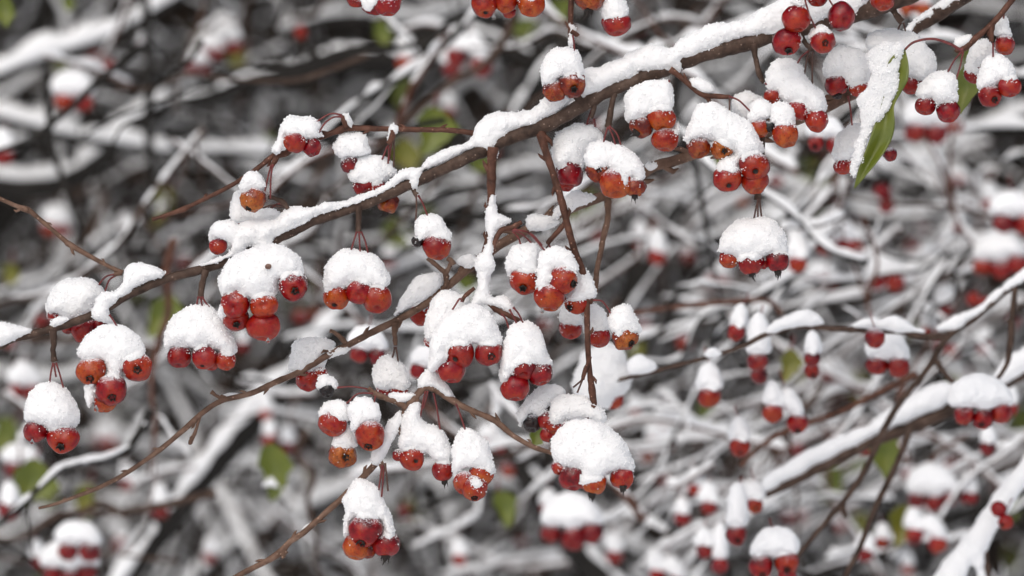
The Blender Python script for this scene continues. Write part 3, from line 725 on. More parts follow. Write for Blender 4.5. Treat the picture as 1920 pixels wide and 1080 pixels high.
# fine twigs that cross the picture at many depths behind the sharp ones
def fine_twig(k):
    rg = np.random.default_rng(900 + k)
    dl = rg.uniform(.42, 1.1); x0 = rg.uniform(-60, 1950) if k % 5 < 2 else rg.uniform(1000, 1950); y0 = rg.uniform(20, 1060)
    an = rg.normal(.55, .38) if rg.random() < .8 else rg.normal(-.9, .35); L = rg.uniform(160, 420); s = scl(dl)
    u = np.array([math.cos(an), -math.sin(an)]); nrm = np.array([u[1], -u[0]])
    pts = np.array([[x0, y0] + u * L * t + nrm * rg.normal(0, L * .05) for t in (-1, -.6, -.25, .1, .45, .8, 1.1)])
    q = spline(np.column_stack([pts, rg.normal(0, 12, 7)]), 5)
    p = np.stack([(q[:, 0] - 960) * s, D + dl + q[:, 2] * s, H - (q[:, 1] - 540) * s], 1)
    r = np.linspace(.0008, rg.uniform(.0014, .0030), len(p))
    root = empty('twig', p[-1]); tag(root, 'thin blurred twig lined with snow in the tangle behind the fruit', 'twig', 'thin blurred snow lined twigs')
    mat = (BARK, BARK_DARK, BARK_RED)[int(rg.integers(0, 3))]
    mobj('wood', *tube(p, r, 7, .12, k), mat, root); th = rg.uniform(.0012, .0034); mobj('snow', *ridge(p, r, th, 8, k, .6), SNOW_FAR, root)
    for m in range(int(rg.integers(2, 6))):
        j = int(rg.integers(4, len(p) - 2)); t = (p[j] - p[j + 1]); t /= np.linalg.norm(t)
        sp, sr = grow(p[j], t + rg.normal(0, .6, 3) * np.array([1, .6, 1]), rg.uniform(.02, .085), r[j] * .6, 6, rg, .2, .4)
        mobj('spur', *tube(sp, sr, 5, .1, m), mat, root)
        if rg.random() < .7: mobj('snow', *ridge(sp, sr, th * .8, 6, m), SNOW_FAR, root)
for k in range(58): fine_twig(k)
def bare_twig(k):
    rg = np.random.default_rng(2900 + k)
    dl = rg.uniform(.5, 1.5); x0 = rg.uniform(-60, 1980); y0 = rg.uniform(-20, 1100); s = scl(dl)
    an = rg.normal(.6, .6); L = rg.uniform(120, 380); u = np.array([math.cos(an), -math.sin(an)]); nrm = np.array([u[1], -u[0]])
    pts = np.array([[x0, y0] + u * L * t + nrm * rg.normal(0, L * .045) for t in (-1, -.7, -.4, -.1, .2, .5, .8, 1.1)])
    q = spline(np.column_stack([pts, rg.normal(0, 12, 8)]), 4)
    p = np.stack([(q[:, 0] - 960) * s, D + dl + q[:, 2] * s, H - (q[:, 1] - 540) * s], 1)
    o = mobj('twig', *tube(p, np.linspace(.0006, rg.uniform(.0010, .0024), len(p)), 6, .12, k), (BARK, BARK_DARK, BARK_DARK)[k % 3])
    tag(o, 'thin dark blurred twig without snow deep in the tangle', 'twig', 'thin dark blurred twigs')
for k in range(110): bare_twig(k)

# ---------------------------------------------------------------- crabapple clusters in focus
def stem_curve(pts, dl, parent, mat=None, r=1.7):
    a = parse(pts) if isinstance(pts, str) else pts
    e = a[-1] - a[-2]; a = np.vstack([a, a[-1] + e / (np.linalg.norm(e) + 1e-6) * 7])
    q = spline(np.column_stack([a, np.zeros(len(a))]), 6); s = scl(dl)
    w = np.stack([(q[:, 0] - 960) * s, np.full(len(q), D + dl), H - (q[:, 1] - 540) * s], 1)
    rr = np.interp(np.linspace(0, 1, len(q)), [0, .15, .9, 1], [1.5, 1, 1, 1.4]) * r * s
    o = mobj('stem', *tube(w, rr, 6), mat or STEM, parent); return o
GRP = 'snow capped crabapples on the sharp branches'
def cluster(dl, label, caps, fruits, stems=(), drops=(), seeds=(), single=False):
    fr = [x.split() for x in fruits.split(',')] if fruits else []
    pts = np.array([[float(f[0]), float(f[1])] for f in fr])
    c = pts.mean(0); root = empty('crabapple' if len(fr) == 1 else 'crabapple_cluster', P(c[0], c[1], dl))
    tag(root, label, 'crabapple' if len(fr) == 1 else 'crabapple cluster', GRP)
    s = scl(dl); sph = []; loose = []
    for i, f in enumerate(fr):
        x, y, r, col = float(f[0]), float(f[1]), float(f[2]), f[3]
        cal = f[4] if len(f) > 4 else 'n'
        dx, dy = (float(f[5]), float(f[6])) if len(f) > 6 else (random.uniform(-.3, .3), random.uniform(.75, .98))
        w = float(f[7]) if len(f) > 7 else i * 5.0
        loc = P(x, y, dl) + np.array([0, -w * s, 0]); sph.append((x, y, w, r if col != 'k' else r * .8))
        add_fruit(root, loc, r * s, col, cal, dx, dy, 'fruit' if len(fr) == 1 else 'crabapple')
    for cp in caps:
        v, q = snow_field([parse(cp)], spheres=sph, step=1.3, pear=.4)
        if v is not None:
            mobj('snow_cap', to_world(v, dl), q, SNOW, root); gv, gf = grains(v, q, sph, parse(cp)); loose.append((gv, gf))
    if loose:
        mb = MB(); [mb.add(*g) for g in loose]; o = mobj('loose_snow', to_world(np.concatenate(mb.v), dl), np.concatenate(mb.f), CRYSTAL, root, False); o['kind'] = 'stuff'
    for st in stems:
        m = STEM
        if st[0] == 'b': m = STEM_BR; st = st[1:]
        stem_curve(st, dl - 6 * s, root, m)
    for (x, y, r) in drops:
        o = bpy.data.objects.new('water_drop', DROP); COL.objects.link(o); o.parent = root
        o.location = Vector(P(x, y, dl) + np.array([0, -12 * s, 0]) - np.array(root.location)); o.scale = (r * s * .8, r * s * .8, r * s)
    for (x, y, r) in seeds:
        v, f = fruit_mesh(3); loc = P(x, y, dl) + np.array([0, -46 * s, 0])
        mobj('seed_husk', v * np.array([r, r * .6, r]) * s + loc, f, SEED, root)
    return root
C = cluster
C(-.012, 'dark red fruit cut by the top edge with snow smeared on it', ["680 -25 700 -35 735 -30 748 -8 730 8 716 4 700 12 692 20 682 12 674 -5"], "668 -4 19 d,703 4 27 d,727 2 28 R")
C(-.012, 'row of three orange fruit dangling from the top edge', ["898 -35 1010 -35 1014 -8 1000 2 978 0 930 -10 905 -20"], "955 22 13 r n 0 .9 -14,948 3 23 o h 0 .7,909 9 25 o h .1 .8,995 8 26 o h -.05 .65", ["905 -40 907 -18", "997 -42 996 -18"], [(926, 33, 5)])
C(-.010, 'orange fruit with a black pointed tip beside the dangling twig', ["1085 -30 1130 -34 1128 -22 1100 -18 1085 -20"], "1106 -6 29 b t -.1 1", ["1100 -60 1106 -30"])
C(-.008, 'red fruit under a tall snow hat next to the black tipped orange one', ["1126 18 1127 0 1138 -14 1165 -14 1172 5 1179 24 1166 33 1147 35 1132 33"], "1156 43 27 r n .1 .9", ["1150 -50 1152 -14"])
C(-.016, 'pair of dull orange and dark fruit under the tall cap in front of the branch', ["1014 142 1016 124 1025 106 1041 92 1060 88 1079 92 1090 110 1096 132 1097 150 1080 147 1060 143 1046 148 1030 158 1018 160"], "1040 169 22 b n .2 .8,1073 158 25 b c .15 .45", ["1074 66 1076 80 1077 95"])
C(.008, 'small dark red fruit under a snow cap below the bare level twig', ["628 286 627 265 636 250 655 247 678 250 690 272 693 288 670 294 652 297 640 299"], "656 307 18 d", ["726 275 722 285 717 298", "728 272 729 285 728 300"])
C(.010, 'dark fruit capped above the branch with an orange one tipped black beneath', ["655 337 657 310 668 297 690 290 715 291 730 300 738 315 745 322 730 336 712 348 690 343 670 343"], "685 348 24 d,705 352 19 d,728 380 22 b t -.3 .95", ["736 262 733 275 730 297", "b738 262 739 285 738 310".replace('M', '')])
C(.002, 'pair of glossy red fruit in a snow lump at the bare twig fork', ["517 287 508 281 518 262 525 248 533 227 547 215 563 218 577 216 593 222 603 235 598 247 606 255 580 262 565 256 548 251 535 253 531 270 526 284"], "585 276 19 R n .6 .7 -2,553 266 23 r n -.8 .4 10", ["641 216 622 213 603 222 578 242", "642 219 625 220 610 230 600 245"], [(583, 290, 5)])
C(-.006, 'small orange fruit with a black bruise hanging from the twig fork', ["450 357 452 335 462 322 477 321 492 330 497 350 480 358 463 358"], "474 374 24 b c -.35 .85", ["508 310 503 330 498 352", "512 308 508 330 507 365"])
C(.014, 'red fruit buried in snow behind arching red stems', ["434 407 433 385 440 365 455 358 462 388 500 388 521 396 522 412 490 416 460 419 440 416"], "447 409 13 R,505 405 12 r", ["b535 385 515 384 490 392 462 418", "b540 388 515 388 500 392 488 405".replace('M', ''), "525 382 515 385 500 402"])
C(.004, 'single red fruit at the end of the snow mass on the branch', ["392 450 395 426 410 413 430 415 446 425 441 446 426 448 410 444"], "409 460 18 r n -.2 .9")
C(.016, 'dark red fruit behind the branch under a broad smooth snow dome', ["88 582 90 560 100 540 120 522 150 518 175 523 190 540 193 555 178 577 165 592 140 600 120 594 105 585 92 592"], "103 592 15 d,127 614 13 d,157 618 26 d,189 610 14 d", ["218 514 200 518 188 530 182 542", "218 516 205 525 199 540"])
C(-.010, 'cluster with a middle tongue of snow between orange red fruit below the branch', ["146 667 148 648 160 628 185 614 212 611 240 617 260 635 272 657 262 672 242 676 232 680 229 692 229 706 216 712 203 706 203 690 196 678 175 675 155 674", "157 742 159 724 174 720 180 735 174 756 167 763 160 752"], "197 751 23 o n .2 .9 -8,172 694 28 o c -.05 .6,257 688 29 r c .1 .2,210 730 30 r c .1 .55 14", ["205 590 212 600 220 613"], [(181, 766, 6)])
C(-.008, 'two red fruit under a tall cap at the lowest corner of the branch', ["46 790 47 765 55 745 70 725 90 717 115 720 130 738 145 765 144 796 130 802 110 803 97 810 86 800 65 792"], "66 808 24 r n -.3 .8,118 822 29 r c -.1 .6", ["100 680 96 695 93 718", "105 680 111 698 117 720", "101 682 104 700"], [(61, 828, 5)])
C(-.004, 'three bright red fruit under a wide cap split by a crease', ["309 660 308 630 316 605 330 588 355 573 385 573 408 585 425 610 437 638 439 662 425 666 408 656 390 650 370 655 357 655 345 650 325 650"], "396 680 16 r n 0 .9 -6,337 668 24 d n -.1 .9,424 675 19 r n .2 .9,384 669 24 R h -.2 .85", ["372 556 370 565 368 578", "376 556 378 568 380 576", "379 556 386 568 394 578"])
C(-.014, 'biggest cluster of five red fruit under a bulging cap with a brown speck', ["412 558 411 530 417 505 430 485 455 470 490 463 530 463 555 478 568 495 574 514 560 516 545 515 530 525 521 537 518 552 500 555 480 562 465 559 450 550 430 552 418 562", "411 590 412 576 420 574 424 592 416 598"], "442 598 25 d c .1 .5 -6,494 612 31 R n 0 .95 0,442 569 28 r h -.15 .35,551 536 29 r c .15 .35,496 571 26 r h 0 .05"  , [], [(503, 638, 5)], [(505, 500, 6)])
C(-.004, 'three orange red fruit under a rounded cap hanging from a short spur', ["607 543 605 515 612 495 625 478 645 467 670 466 700 475 715 490 728 508 733 525 725 540 705 541 690 534 668 527 650 536 630 544 615 547"], "631 556 26 o h -.2 .8,705 560 29 o h .1 .7,675 545 25 r h -.1 .4", ["669 434 664 450 658 470", "673 434 674 450 675 468", "677 434 684 450 689 470"])
C(-.004, 'lone amber fruit with a shrivelled black one beside it under one cap', ["777 442 780 415 790 403 812 400 830 410 840 430 844 447 825 448 805 448 793 457"], "783 452 11 k n -.5 .3 12,820 462 26 o n .2 .9", ["b780 366 781 385 780 408", "784 366 793 382 800 400"])
C(.040, 'red fruit half hidden behind the snow heaped thin twig', ["770 575 780 555 800 550 810 562 800 576 785 580"], "790 590 23 R n .4 .8")
C(.002, 'small dark fruit peeking out behind the tall white dome', ["797 640 799 612 803 588 812 560 832 547 856 548 880 560 872 590 840 612 812 638"], "806 640 12 d,830 625 14 d")
C(-.012, 'dark red trio under a tall white dome with snow trailing down one side', ["800 696 803 667 809 627 827 597 847 580 873 572 897 573 920 588 933 615 941 642 930 646 893 645 873 649 848 648 838 656 836 675 826 690 812 698"], "847 692 27 R n 0 .95 -4,917 660 26 d c .2 .35,863 663 28 d h -.45 .5", ["866 566 862 560 852 575"])
C(-.006, 'mottled dark red fruit with frosted top beneath curved red stems', ["953 517 951 490 957 465 975 456 1000 457 1010 470 1008 497 1011 517 1000 511 985 511 970 509 960 514"], "983 525 28 r c -.1 .6", ["960 432 980 440 1002 462", "962 434 972 446 976 458"])
C(-.012, 'red and yellow fruit pair with snow running down between them', ["1006 548 1008 515 1010 490 1018 470 1040 462 1062 468 1080 490 1086 507 1070 511 1050 508 1036 509 1031 530 1019 543"], "1031 557 29 o n -.1 .95,1057 525 27 o c .75 .3", ["962 432 990 436 1020 468", "964 430 995 438 1012 455"], [(1017, 583, 5)])
C(-.002, 'red fruit with a black rotten patch tucked by the hanging twig', ["1060 562 1065 540 1080 515 1092 500 1105 512 1115 530 1117 552 1110 562 1090 563 1075 565"], "1080 567 24 r c -.6 .5", ["1028 458 1038 472", "b1030 456 1022 470"])
C(.030, 'plain round red fruit with thin snow left of the bare hanging twig', ["1050 607 1052 585 1065 578 1085 590 1091 607 1070 609"], "1069 616 21 R")
C(.012, 'red fruit capped with snow right behind the bare hanging twig', ["1093 622 1097 585 1110 572 1125 575 1137 597 1141 617 1120 622 1105 624"], "1121 631 23 r")
C(-.008, 'small brown fruit with black end on a curved red stem', ["1143 617 1145 585 1160 574 1180 577 1195 595 1203 620 1190 623 1175 620 1160 629"], "1173 631 24 b c .45 .6", ["1112 563 1127 564 1137 574 1145 588"])
C(-.010, 'three dark red fruit under a tall leaning cap beside the white dome', ["937 717 938 690 940 655 948 625 960 608 980 602 1000 605 1015 622 1025 650 1031 682 1020 685 1000 681 985 679 966 684 960 702 950 714"], "966 727 27 R n 0 .95 0,1013 700 24 r n .3 .9,982 688 26 d n 0 .7", ["955 580 962 592 968 605", "962 576 972 588 979 602", "940 588 948 598 953 612"])
C(.018, 'dark red fruit under a soft pale cap behind the forked twig', ["703 717 703 690 715 672 735 670 755 685 767 710 765 727 735 729 710 727"], "720 730 15 d,748 728 17 d", ["b742 650 744 660 746 675", "b740 650 738 662 735 672"])
C(.027, 'red fruit behind the thin twig with a square shouldered cap', ["543 692 542 665 552 640 575 632 605 635 628 645 615 670 607 692 590 692 575 699 555 702"], "577 710 25 r,600 700 14 r")
C(-.004, 'shrivelled black fruit like a bead under its own snow blob', ["595 724 598 707 612 702 628 710 632 726 615 731 602 732"], "612 731 15 k", ["632 727 660 725 690 730 702 738"])
C(-.008, 'red fruit sharing a double humped cap on the far end of the forked spur', ["599 787 600 765 615 752 640 752 653 765 653 787 636 787 615 782"], "624 794 26 r n -.3 .85", ["700 738 672 738 655 752"])
C(-.014, 'orange and red fruit with a black end in the middle of the double capped group', ["655 792 653 765 665 747 690 744 708 760 714 787 700 794 686 795 673 807 660 813"], "694 814 29 o c -.1 .85", ["704 742 702 752 700 762"])
C(-.004, 'lowest orange brown fruit of the group below the double hump', ["620 837 630 810 650 795 663 810 668 837 650 840 635 840"], "641 853 25 b c .4 .2")
C(-.004, 'pair of red fruit under a sloping stepped bank of snow', ["750 805 753 787 763 763 780 755 790 758 791 780 802 793 827 806 840 823 847 847 843 867 827 868 811 864 800 847 773 841 758 848 744 834"], "747 854 12 r,773 858 25 r h .4 .3,831 882 21 d t .1 1", ["798 733 793 755 788 782", "802 733 800 745 795 760", "813 737 819 765 825 803"])
C(-.012, 'three orange fruit squeezed together with a snow fleck between them', ["853 893 848 870 848 843 857 820 870 805 887 802 903 817 917 837 926 867 925 885 917 884 900 874 880 876 867 881 857 888", "881 902 890 897 902 900 902 910 892 914 883 911"], "902 890 24 o,872 905 23 o n -.4 .8,890 914 26 o c 0 .85", ["855 757 862 775 872 805"])
C(-.020, 'widest snow cap over orange fruit with black pointed tips by the tan twig end', ["1033 852 1035 830 1043 810 1063 793 1087 788 1117 790 1140 803 1163 820 1177 840 1184 863 1187 882 1173 884 1153 884 1138 889 1130 898 1107 904 1088 904 1090 888 1083 878 1067 878 1050 874"], "1048 876 15 r,1072 895 26 r,1096 900 17 r n 0 .9 2,1166 895 23 r t .1 .9 6,1113 905 25 o t -.15 1 14")
C(.005, 'black rotten fruit and red one under a sloping cap behind the widest cap', ["970 799 973 773 980 757 993 740 1017 723 1043 720 1060 730 1057 740 1033 757 1017 770 1008 782 993 774 984 789 977 804"], "998 793 18 k,1027 788 19 r,1027 815 15 r c .5 .8", ["b1092 712 1080 722"])
C(.000, 'small red fruit under a pale round cap above the widest cap', ["1033 792 1032 767 1037 750 1053 740 1080 740 1103 748 1130 768 1133 793 1100 789 1073 789 1050 794"], "1038 799 16 o,1060 800 14 r", ["b1103 690 1094 708 1085 730", "b1104 692 1108 715"])
C(.210, 'huge soft white snow ball behind the bare hanging twig', ["1074 728 1082 690 1094 662 1112 655 1130 638 1152 644 1170 660 1176 682 1184 704 1172 734 1152 744 1140 766 1112 758 1096 768"], "1110 750 20 R n 0 .9 -10,1150 748 20 r n 0 .9 -10")
C(.006, 'bright red fruit under a smooth cap beside the bruised trio', ["1037 307 1036 275 1045 252 1065 237 1090 232 1115 238 1130 255 1135 265 1110 277 1099 290 1096 312 1080 314 1065 312 1046 318"], "1062 345 15 d,1068 327 27 R n 0 .95", ["1114 222 1116 235 1113 240", "1110 205 1104 220 1100 235"])
C(-.010, 'bruised orange and brown trio with black ends under a drooping cap', ["1097 307 1096 285 1105 270 1130 263 1160 270 1185 283 1200 305 1210 330 1200 337 1185 333 1170 347 1160 331 1145 319 1130 314 1111 315"], "1120 316 23 b c .1 .1,1190 350 20 b t 0 1,1153 345 30 o n .1 .8", ["1140 238 1136 250 1132 265", "1141 238 1148 252 1152 265", "1142 236 1156 250 1164 272"])
C(-.006, 'orange trio with one black whiskered fruit hanging just under the branch', ["1173 227 1171 195 1180 170 1200 158 1240 150 1256 155 1262 180 1263 202 1245 209 1226 207 1216 212 1206 217 1186 227", "1262 250 1264 232 1272 230 1274 248"], "1203 234 23 b t -.5 .75,1247 262 26 o n 0 .95,1240 222 26 o n .1 .85", ["1255 150 1254 158"])
C(-.012, 'large cap curling over dark bruised fruit down to three bright orange ones', ["1288 269 1287 247 1295 220 1307 200 1323 193 1343 192 1367 207 1390 218 1410 237 1423 260 1431 285 1423 289 1407 292 1394 299 1384 309 1388 322 1367 322 1343 320 1345 307 1363 297 1377 290 1370 278 1347 268 1320 264 1300 262"], "1310 276 22 b,1354 278 22 b c .2 .3,1415 338 26 o h .2 .85 0,1363 336 26 r h .1 .6,1413 311 28 o h .1 .5 14", ["b1368 183 1368 200"])
C(-.010, 'two orange fruit under twin snow humps beside the curling cap', ["1403 225 1405 200 1417 187 1430 185 1447 200 1444 219 1427 225 1413 232", "1447 232 1445 207 1453 193 1470 190 1483 197 1490 213 1491 232 1480 235 1463 235"], "1425 240 19 o,1443 238 11 k,1473 252 26 o n .2 .9", ["1367 181 1385 188 1402 204"])
C(.008, 'small snow lump behind the twin humps', ["1373 207 1375 185 1395 170 1420 178 1436 190 1411 202 1400 222 1385 217"], "1393 212 14 d")
C(-.004, 'three red fruit under a long step shaped slope of snow', ["1435 165 1438 137 1447 120 1467 112 1487 115 1503 127 1510 143 1520 153 1540 167 1547 187 1549 205 1537 215 1513 212 1510 202 1493 195 1477 192 1463 182 1460 169 1450 165"], "1448 181 16 o,1498 206 23 r,1531 226 22 R", ["1434 156 1448 165 1455 185", "b1518 95 1513 110 1509 135", "b1524 98 1523 120 1523 155", "1516 96 1504 105 1496 117"])
C(.010, 'red fruit under a pillow of snow just left of the snowy leaf', ["1547 142 1547 120 1553 100 1567 90 1587 87 1607 88 1623 97 1630 117 1630 152 1613 159 1597 162 1587 159 1577 144 1560 144"], "1570 178 9 k,1568 157 22 r,1611 166 19 r", ["1590 180 1594 200 1597 228"])
C(.011, 'dark red fruit under the high cap behind the top of the leaf', ["1623 89 1627 67 1643 57 1673 57 1707 58 1727 73 1743 93 1753 117 1750 142 1733 152 1707 145 1680 135 1640 102"], "1722 157 16 d,1707 160 20 d", ["b1690 42 1682 58", "b1694 42 1698 60"])
C(-.006, 'red pair under a lumpy cap right of the snowy leaf', ["1717 175 1723 160 1737 143 1753 132 1777 131 1792 140 1793 160 1797 192 1780 192 1760 195 1750 191 1743 183 1723 182"], "1736 197 20 d n -.2 .9,1777 209 23 R n .1 .9", ["1803 97 1790 112 1780 130", "1806 96 1800 125 1793 148"])
C(-.006, 'red pair at the frame edge under a square shouldered cap', ["1833 165 1837 140 1843 117 1860 103 1877 103 1893 117 1903 133 1903 149 1880 152 1867 162 1847 165"], "1856 180 23 d c .4 .4,1893 163 22 R n .2 .9", ["1862 80 1862 100"])
C(.016, 'dark red fruit tucked behind the square shouldered cap', ["1810 132 1815 95 1830 78 1850 75 1862 90 1860 105 1840 117 1835 137"], "1825 139 18 d")
C(.004, 'bright orange red fruit with a pointed snow hat near the upper corner', ["1863 65 1865 47 1877 32 1887 33 1893 53 1898 67 1880 69"], "1884 84 20 r n -.1 .95", ["1882 18 1882 34"])
C(-.022, 'bare glossy red fruit hanging in front of the branch with almost no snow', ["1484 6 1490 -2 1505 -3 1513 6 1500 12", "1517 70 1525 55 1537 45 1550 50 1558 64 1540 62 1525 67", "1497 62 1504 60 1506 74 1500 78"], "1532 -6 21 d,1475 78 28 R c .1 .75,1577 30 27 R h .25 .4,1541 77 24 r c .2 .25,1492 35 27 R n .1 .9 16", ["1500 -40 1515 20 1527 48", "1540 -40 1550 -10 1560 8", "1500 -40 1496 10", "1540 -40 1535 -25"])
C(-.016, 'single red fruit touching the branch at the top edge', [], "1655 -2 25 r n .1 .85", ["1650 -50 1653 -25"])
C(-.006, 'lone hanging round cap over red fruit with black pointed tips', ["1348 473 1352 450 1363 427 1387 412 1413 407 1437 408 1457 420 1470 440 1478 465 1477 475 1460 475 1443 479 1430 485 1410 487 1397 484 1387 489 1377 477 1360 475"], "1367 486 18 o,1431 492 12 r n 0 .9 0,1458 489 22 r t 0 1,1407 492 24 d t .1 1", ["b1422 372 1418 388 1414 408", "b1424 372 1426 390 1428 408", "b1421 372 1421 408"])
C(.030, 'red pair under a narrow cap partly hidden by the leaf', ["1564 302 1563 275 1575 250 1595 235 1620 235 1630 260 1610 292 1590 302"], "1580 312 17 R,1598 310 17 r")
C(-.012, 'lowest cluster of one dark red above two orange fruit on the lower twig', ["644 1007 643 987 645 953 643 933 657 910 670 895 687 902 707 917 720 937 730 960 738 983 744 1003 730 1008 720 1004 717 981 700 969 673 969 659 978 658 993 661 1009"], "668 1026 26 o n -.2 .9,725 1021 27 r t -.1 1 3,690 1035 14 b n 0 .9 0,687 993 31 r c -.3 .8 16", ["716 872 714 890 711 912", "718 872 719 890 716 925", "b722 868 725 892 727 914"])
br_ = branch('twig', 'short dark twig from which the lone round cap hangs', -.006, "1430 255 5 1428 300 5 1422 345 5 1421 375 7", BARK)
# ---------------------------------------------------------------- the snowy leaf in focus
def leaf_blade(outline_l, outline_r, dl, curl, mat, parent, nu=9):
    """blade between two pixel edges of equal length, cupped along the midrib, with a thickness"""
    L = spline(parse(outline_l), 5); Rr = spline(parse(outline_r), 5); n = min(len(L), len(Rr))
    idx = lambda a: a[np.round(np.linspace(0, len(a) - 1, n)).astype(int)]
    L, Rr = idx(L), idx(Rr); s = scl(dl); v = []
    for side in (0, 1):
        for i in range(n):
            for j in range(nu):
                t = j / (nu - 1); p = L[i] * (1 - t) + Rr[i] * t; w = np.linalg.norm(L[i] - Rr[i])
                dep = -curl * w * abs(t - .5) * 2 * .35 + 2.0 * math.sin(i * .55 + t * 5) + (-.8 if side else .8)
                v.append(((p[0] - 960) * s, D + dl + dep * s, H - (p[1] - 540) * s))
    m = n * nu; f = []
    for i in range(n - 1):
        for j in range(nu - 1):
            a = i * nu + j; f.append((a, a + nu, a + nu + 1, a + 1)); f.append((m + a, m + a + 1, m + a + nu + 1, m + a + nu))
    for i in range(n - 1):
        a = i * nu; f.append((a, m + a, m + a + nu, a + nu)); b = i * nu + nu - 1; f.append((b, b + nu, m + b + nu, m + b))
    o = mobj('blade', np.array(v), f, mat, parent); return o
lf = empty('leaf', P(1697, 92, -.014)); tag(lf, 'long green leaf hanging half buried in a crust of snow', 'leaf')
leaf_blade("1697 92 1680 100 1664 118 1660 150 1655 185 1642 225 1628 265 1610 315 1601 353", "1697 92 1703 122 1701 150 1690 172 1676 200 1677 235 1669 266 1645 303 1604 353", -.014, 1.0, LEAF, lf)
sv, sq = snow_field([parse("1628 98 1641 87 1665 82 1692 85 1692 108 1682 135 1689 158 1676 180 1668 203 1648 222 1632 250 1622 274 1618 300 1608 320 1600 345 1596 322 1604 276 1612 242 1611 215 1610 195 1612 180 1629 161 1635 140 1626 120")], step=1.3, rough=1.5, rmax=9, w0=4)
mobj('snow', to_world(sv, -.014), sq, SNOW, lf); gv, gf = grains(sv, sq, dens=.25); mobj('loose_snow', to_world(gv, -.014), gf, CRYSTAL, lf, False)['kind'] = 'stuff'
s_ = scl(-.012)
stv = spline(np.column_stack([parse("1696 94 1714 79 1748 73 1780 82 1800 93 1806 92"), np.zeros(6)]), 6)
mobj('stalk', *tube(np.stack([(stv[:, 0] - 960) * s_, np.full(len(stv), D - .012), H - (stv[:, 1] - 540) * s_], 1), np.linspace(2.2, 3.2, len(stv)) * s_, 7), STEM, lf)

# ---------------------------------------------------------------- blurred leaves further back
def soft_leaf(x, y, w, h, ang, dl, label, mat, snowy=False):
    s = scl(dl); root = empty('leaf', P(x, y, dl)); tag(root, label, 'leaf', 'green leaves left on the blurred twigs')
    n, nu = 14, 7; v = []; ca, sa = math.cos(math.radians(ang)), math.sin(math.radians(ang))
    for side in (0, 1):
        for i in range(n):
            t = i / (n - 1); hw = w / 2 * (math.sin(math.pi * t ** .75) ** .8 if 0 < t < 1 else .02) * (1 + .16 * math.sin(9 * t + x) + .10 * math.sin(23 * t + y))
            for j in range(nu):
                u = j / (nu - 1) * 2 - 1; lx = u * hw * (.75 if u * math.sin(x) > 0 else 1.1) + .12 * w * math.sin(3.2 * t + y); ly = (t - .5) * h
                dep = -abs(u) * hw * .5 + 6 * math.sin(t * 4) + (.8 if side else -.8)
                v.append(((x + lx * ca - ly * sa - 960) * s, D + dl + dep * s, H - (y + lx * sa + ly * ca - 540) * s))
    m = n * nu; f = []
    for i in range(n - 1):
        for j in range(nu - 1):
            a = i * nu + j; f.append((a, a + nu, a + nu + 1, a + 1)); f.append((m + a, m + a + 1, m + a + nu + 1, m + a + nu))
    mobj('blade', np.array(v), f, mat, root)
    e0 = np.array([x + h * .5 * sa, y - h * .5 * ca]); e1 = e0 + np.array([sa * 20 + 4, -ca * 25])
    q = np.array([[*(e0 * .9 + np.array([x, y]) * .1), 0], [*((e0 + e1) / 2 + 2), 0], [*e1, 0]])
    mobj('stalk', *tube(np.stack([(q[:, 0] - 960) * s, np.full(3, D + dl), H - (q[:, 1] - 540) * s], 1), np.full(3, 2.2 * s), 5), STEM, root)
    if snowy: mobj('snow', *ridge(np.array([P(x - 14, y + h * .25, dl - .004), P(x, y + h * .24, dl - .006), P(x + 14, y + h * .27, dl - .004)]), np.full(3, 6 * s), 14 * s, 8), SNOW_FAR, root)
for a in [(48, 905, 84, 100, 20, .55, 'broad olive green leaf by the lone bare twig tip', LEAF), (508, 885, 62, 110, 5, .50, 'upright green leaf with a snow spot below two small fruit', LEAF, True),
 (300, 592, 58, 95, 15, .60, 'dull green leaf under the snowy branch beside the three bright red fruit', LEAF), (803, 245, 74, 95, 12, .55, 'green leaf behind the level twig near the snow bank', LEAF),
 (718, 62, 36, 52, 0, .80, 'small round green leaf below the top edge snow', LEAF), (8, 18, 44, 70, 0, .45, 'green leaf cut by the upper corner', LEAF), (128, 6, 26, 34, 0, .7, 'tiny green leaf at the top edge over the pale limb', LEAF),
 (20, 515, 36, 44, 0, .8, 'yellow green leaf beside the snow dome at the edge', LEAF_Y), (942, 955, 44, 74, -15, .55, 'green leaf below the orange trio', LEAF), (1668, 852, 56, 100, 12, .40, 'green leaf under the blurred thick bough', LEAF),
 (1812, 165, 54, 100, 5, .07, 'green leaf just behind the red pair near the big leaf', LEAF), (1056, 22, 46, 50, 10, .6, 'green leaf behind the dangling twig at the top', LEAF), (1688, 985, 60, 80, 25, .55, 'olive leaf low between dark twigs', LEAF_Y),
 (1475, 685, 40, 66, 10, .45, 'olive leaf between two small capped fruit under the blurred twig', LEAF_Y), (1350, 300, 36, 40, 10, .3, 'green leaf scrap under the curling cap', LEAF), (1520, 330, 60, 60, 40, 1.3, 'faint green leaf behind the lone round cap', LEAF),
 (165, 940, 40, 70, 5, .9, 'faint olive leaf behind the lone bare tip', LEAF_Y), (1005, 815, 44, 40, 30, .15, 'green leaf behind the black rotten fruit', LEAF), (445, 110, 40, 40, 20, 1.2, 'faint olive leaf against the black limb', LEAF_Y),
 (905, 310, 50, 40, 50, .7, 'faint green leaf under the snow drip of the branch', LEAF), (880, 545, 44, 60, 0, .8, 'faint green leaf behind the plastered twig', LEAF), (1560, 910, 50, 70, 30, 1.0, 'faint green leaf below the bough ridge', LEAF)]:
    soft_leaf(*a)
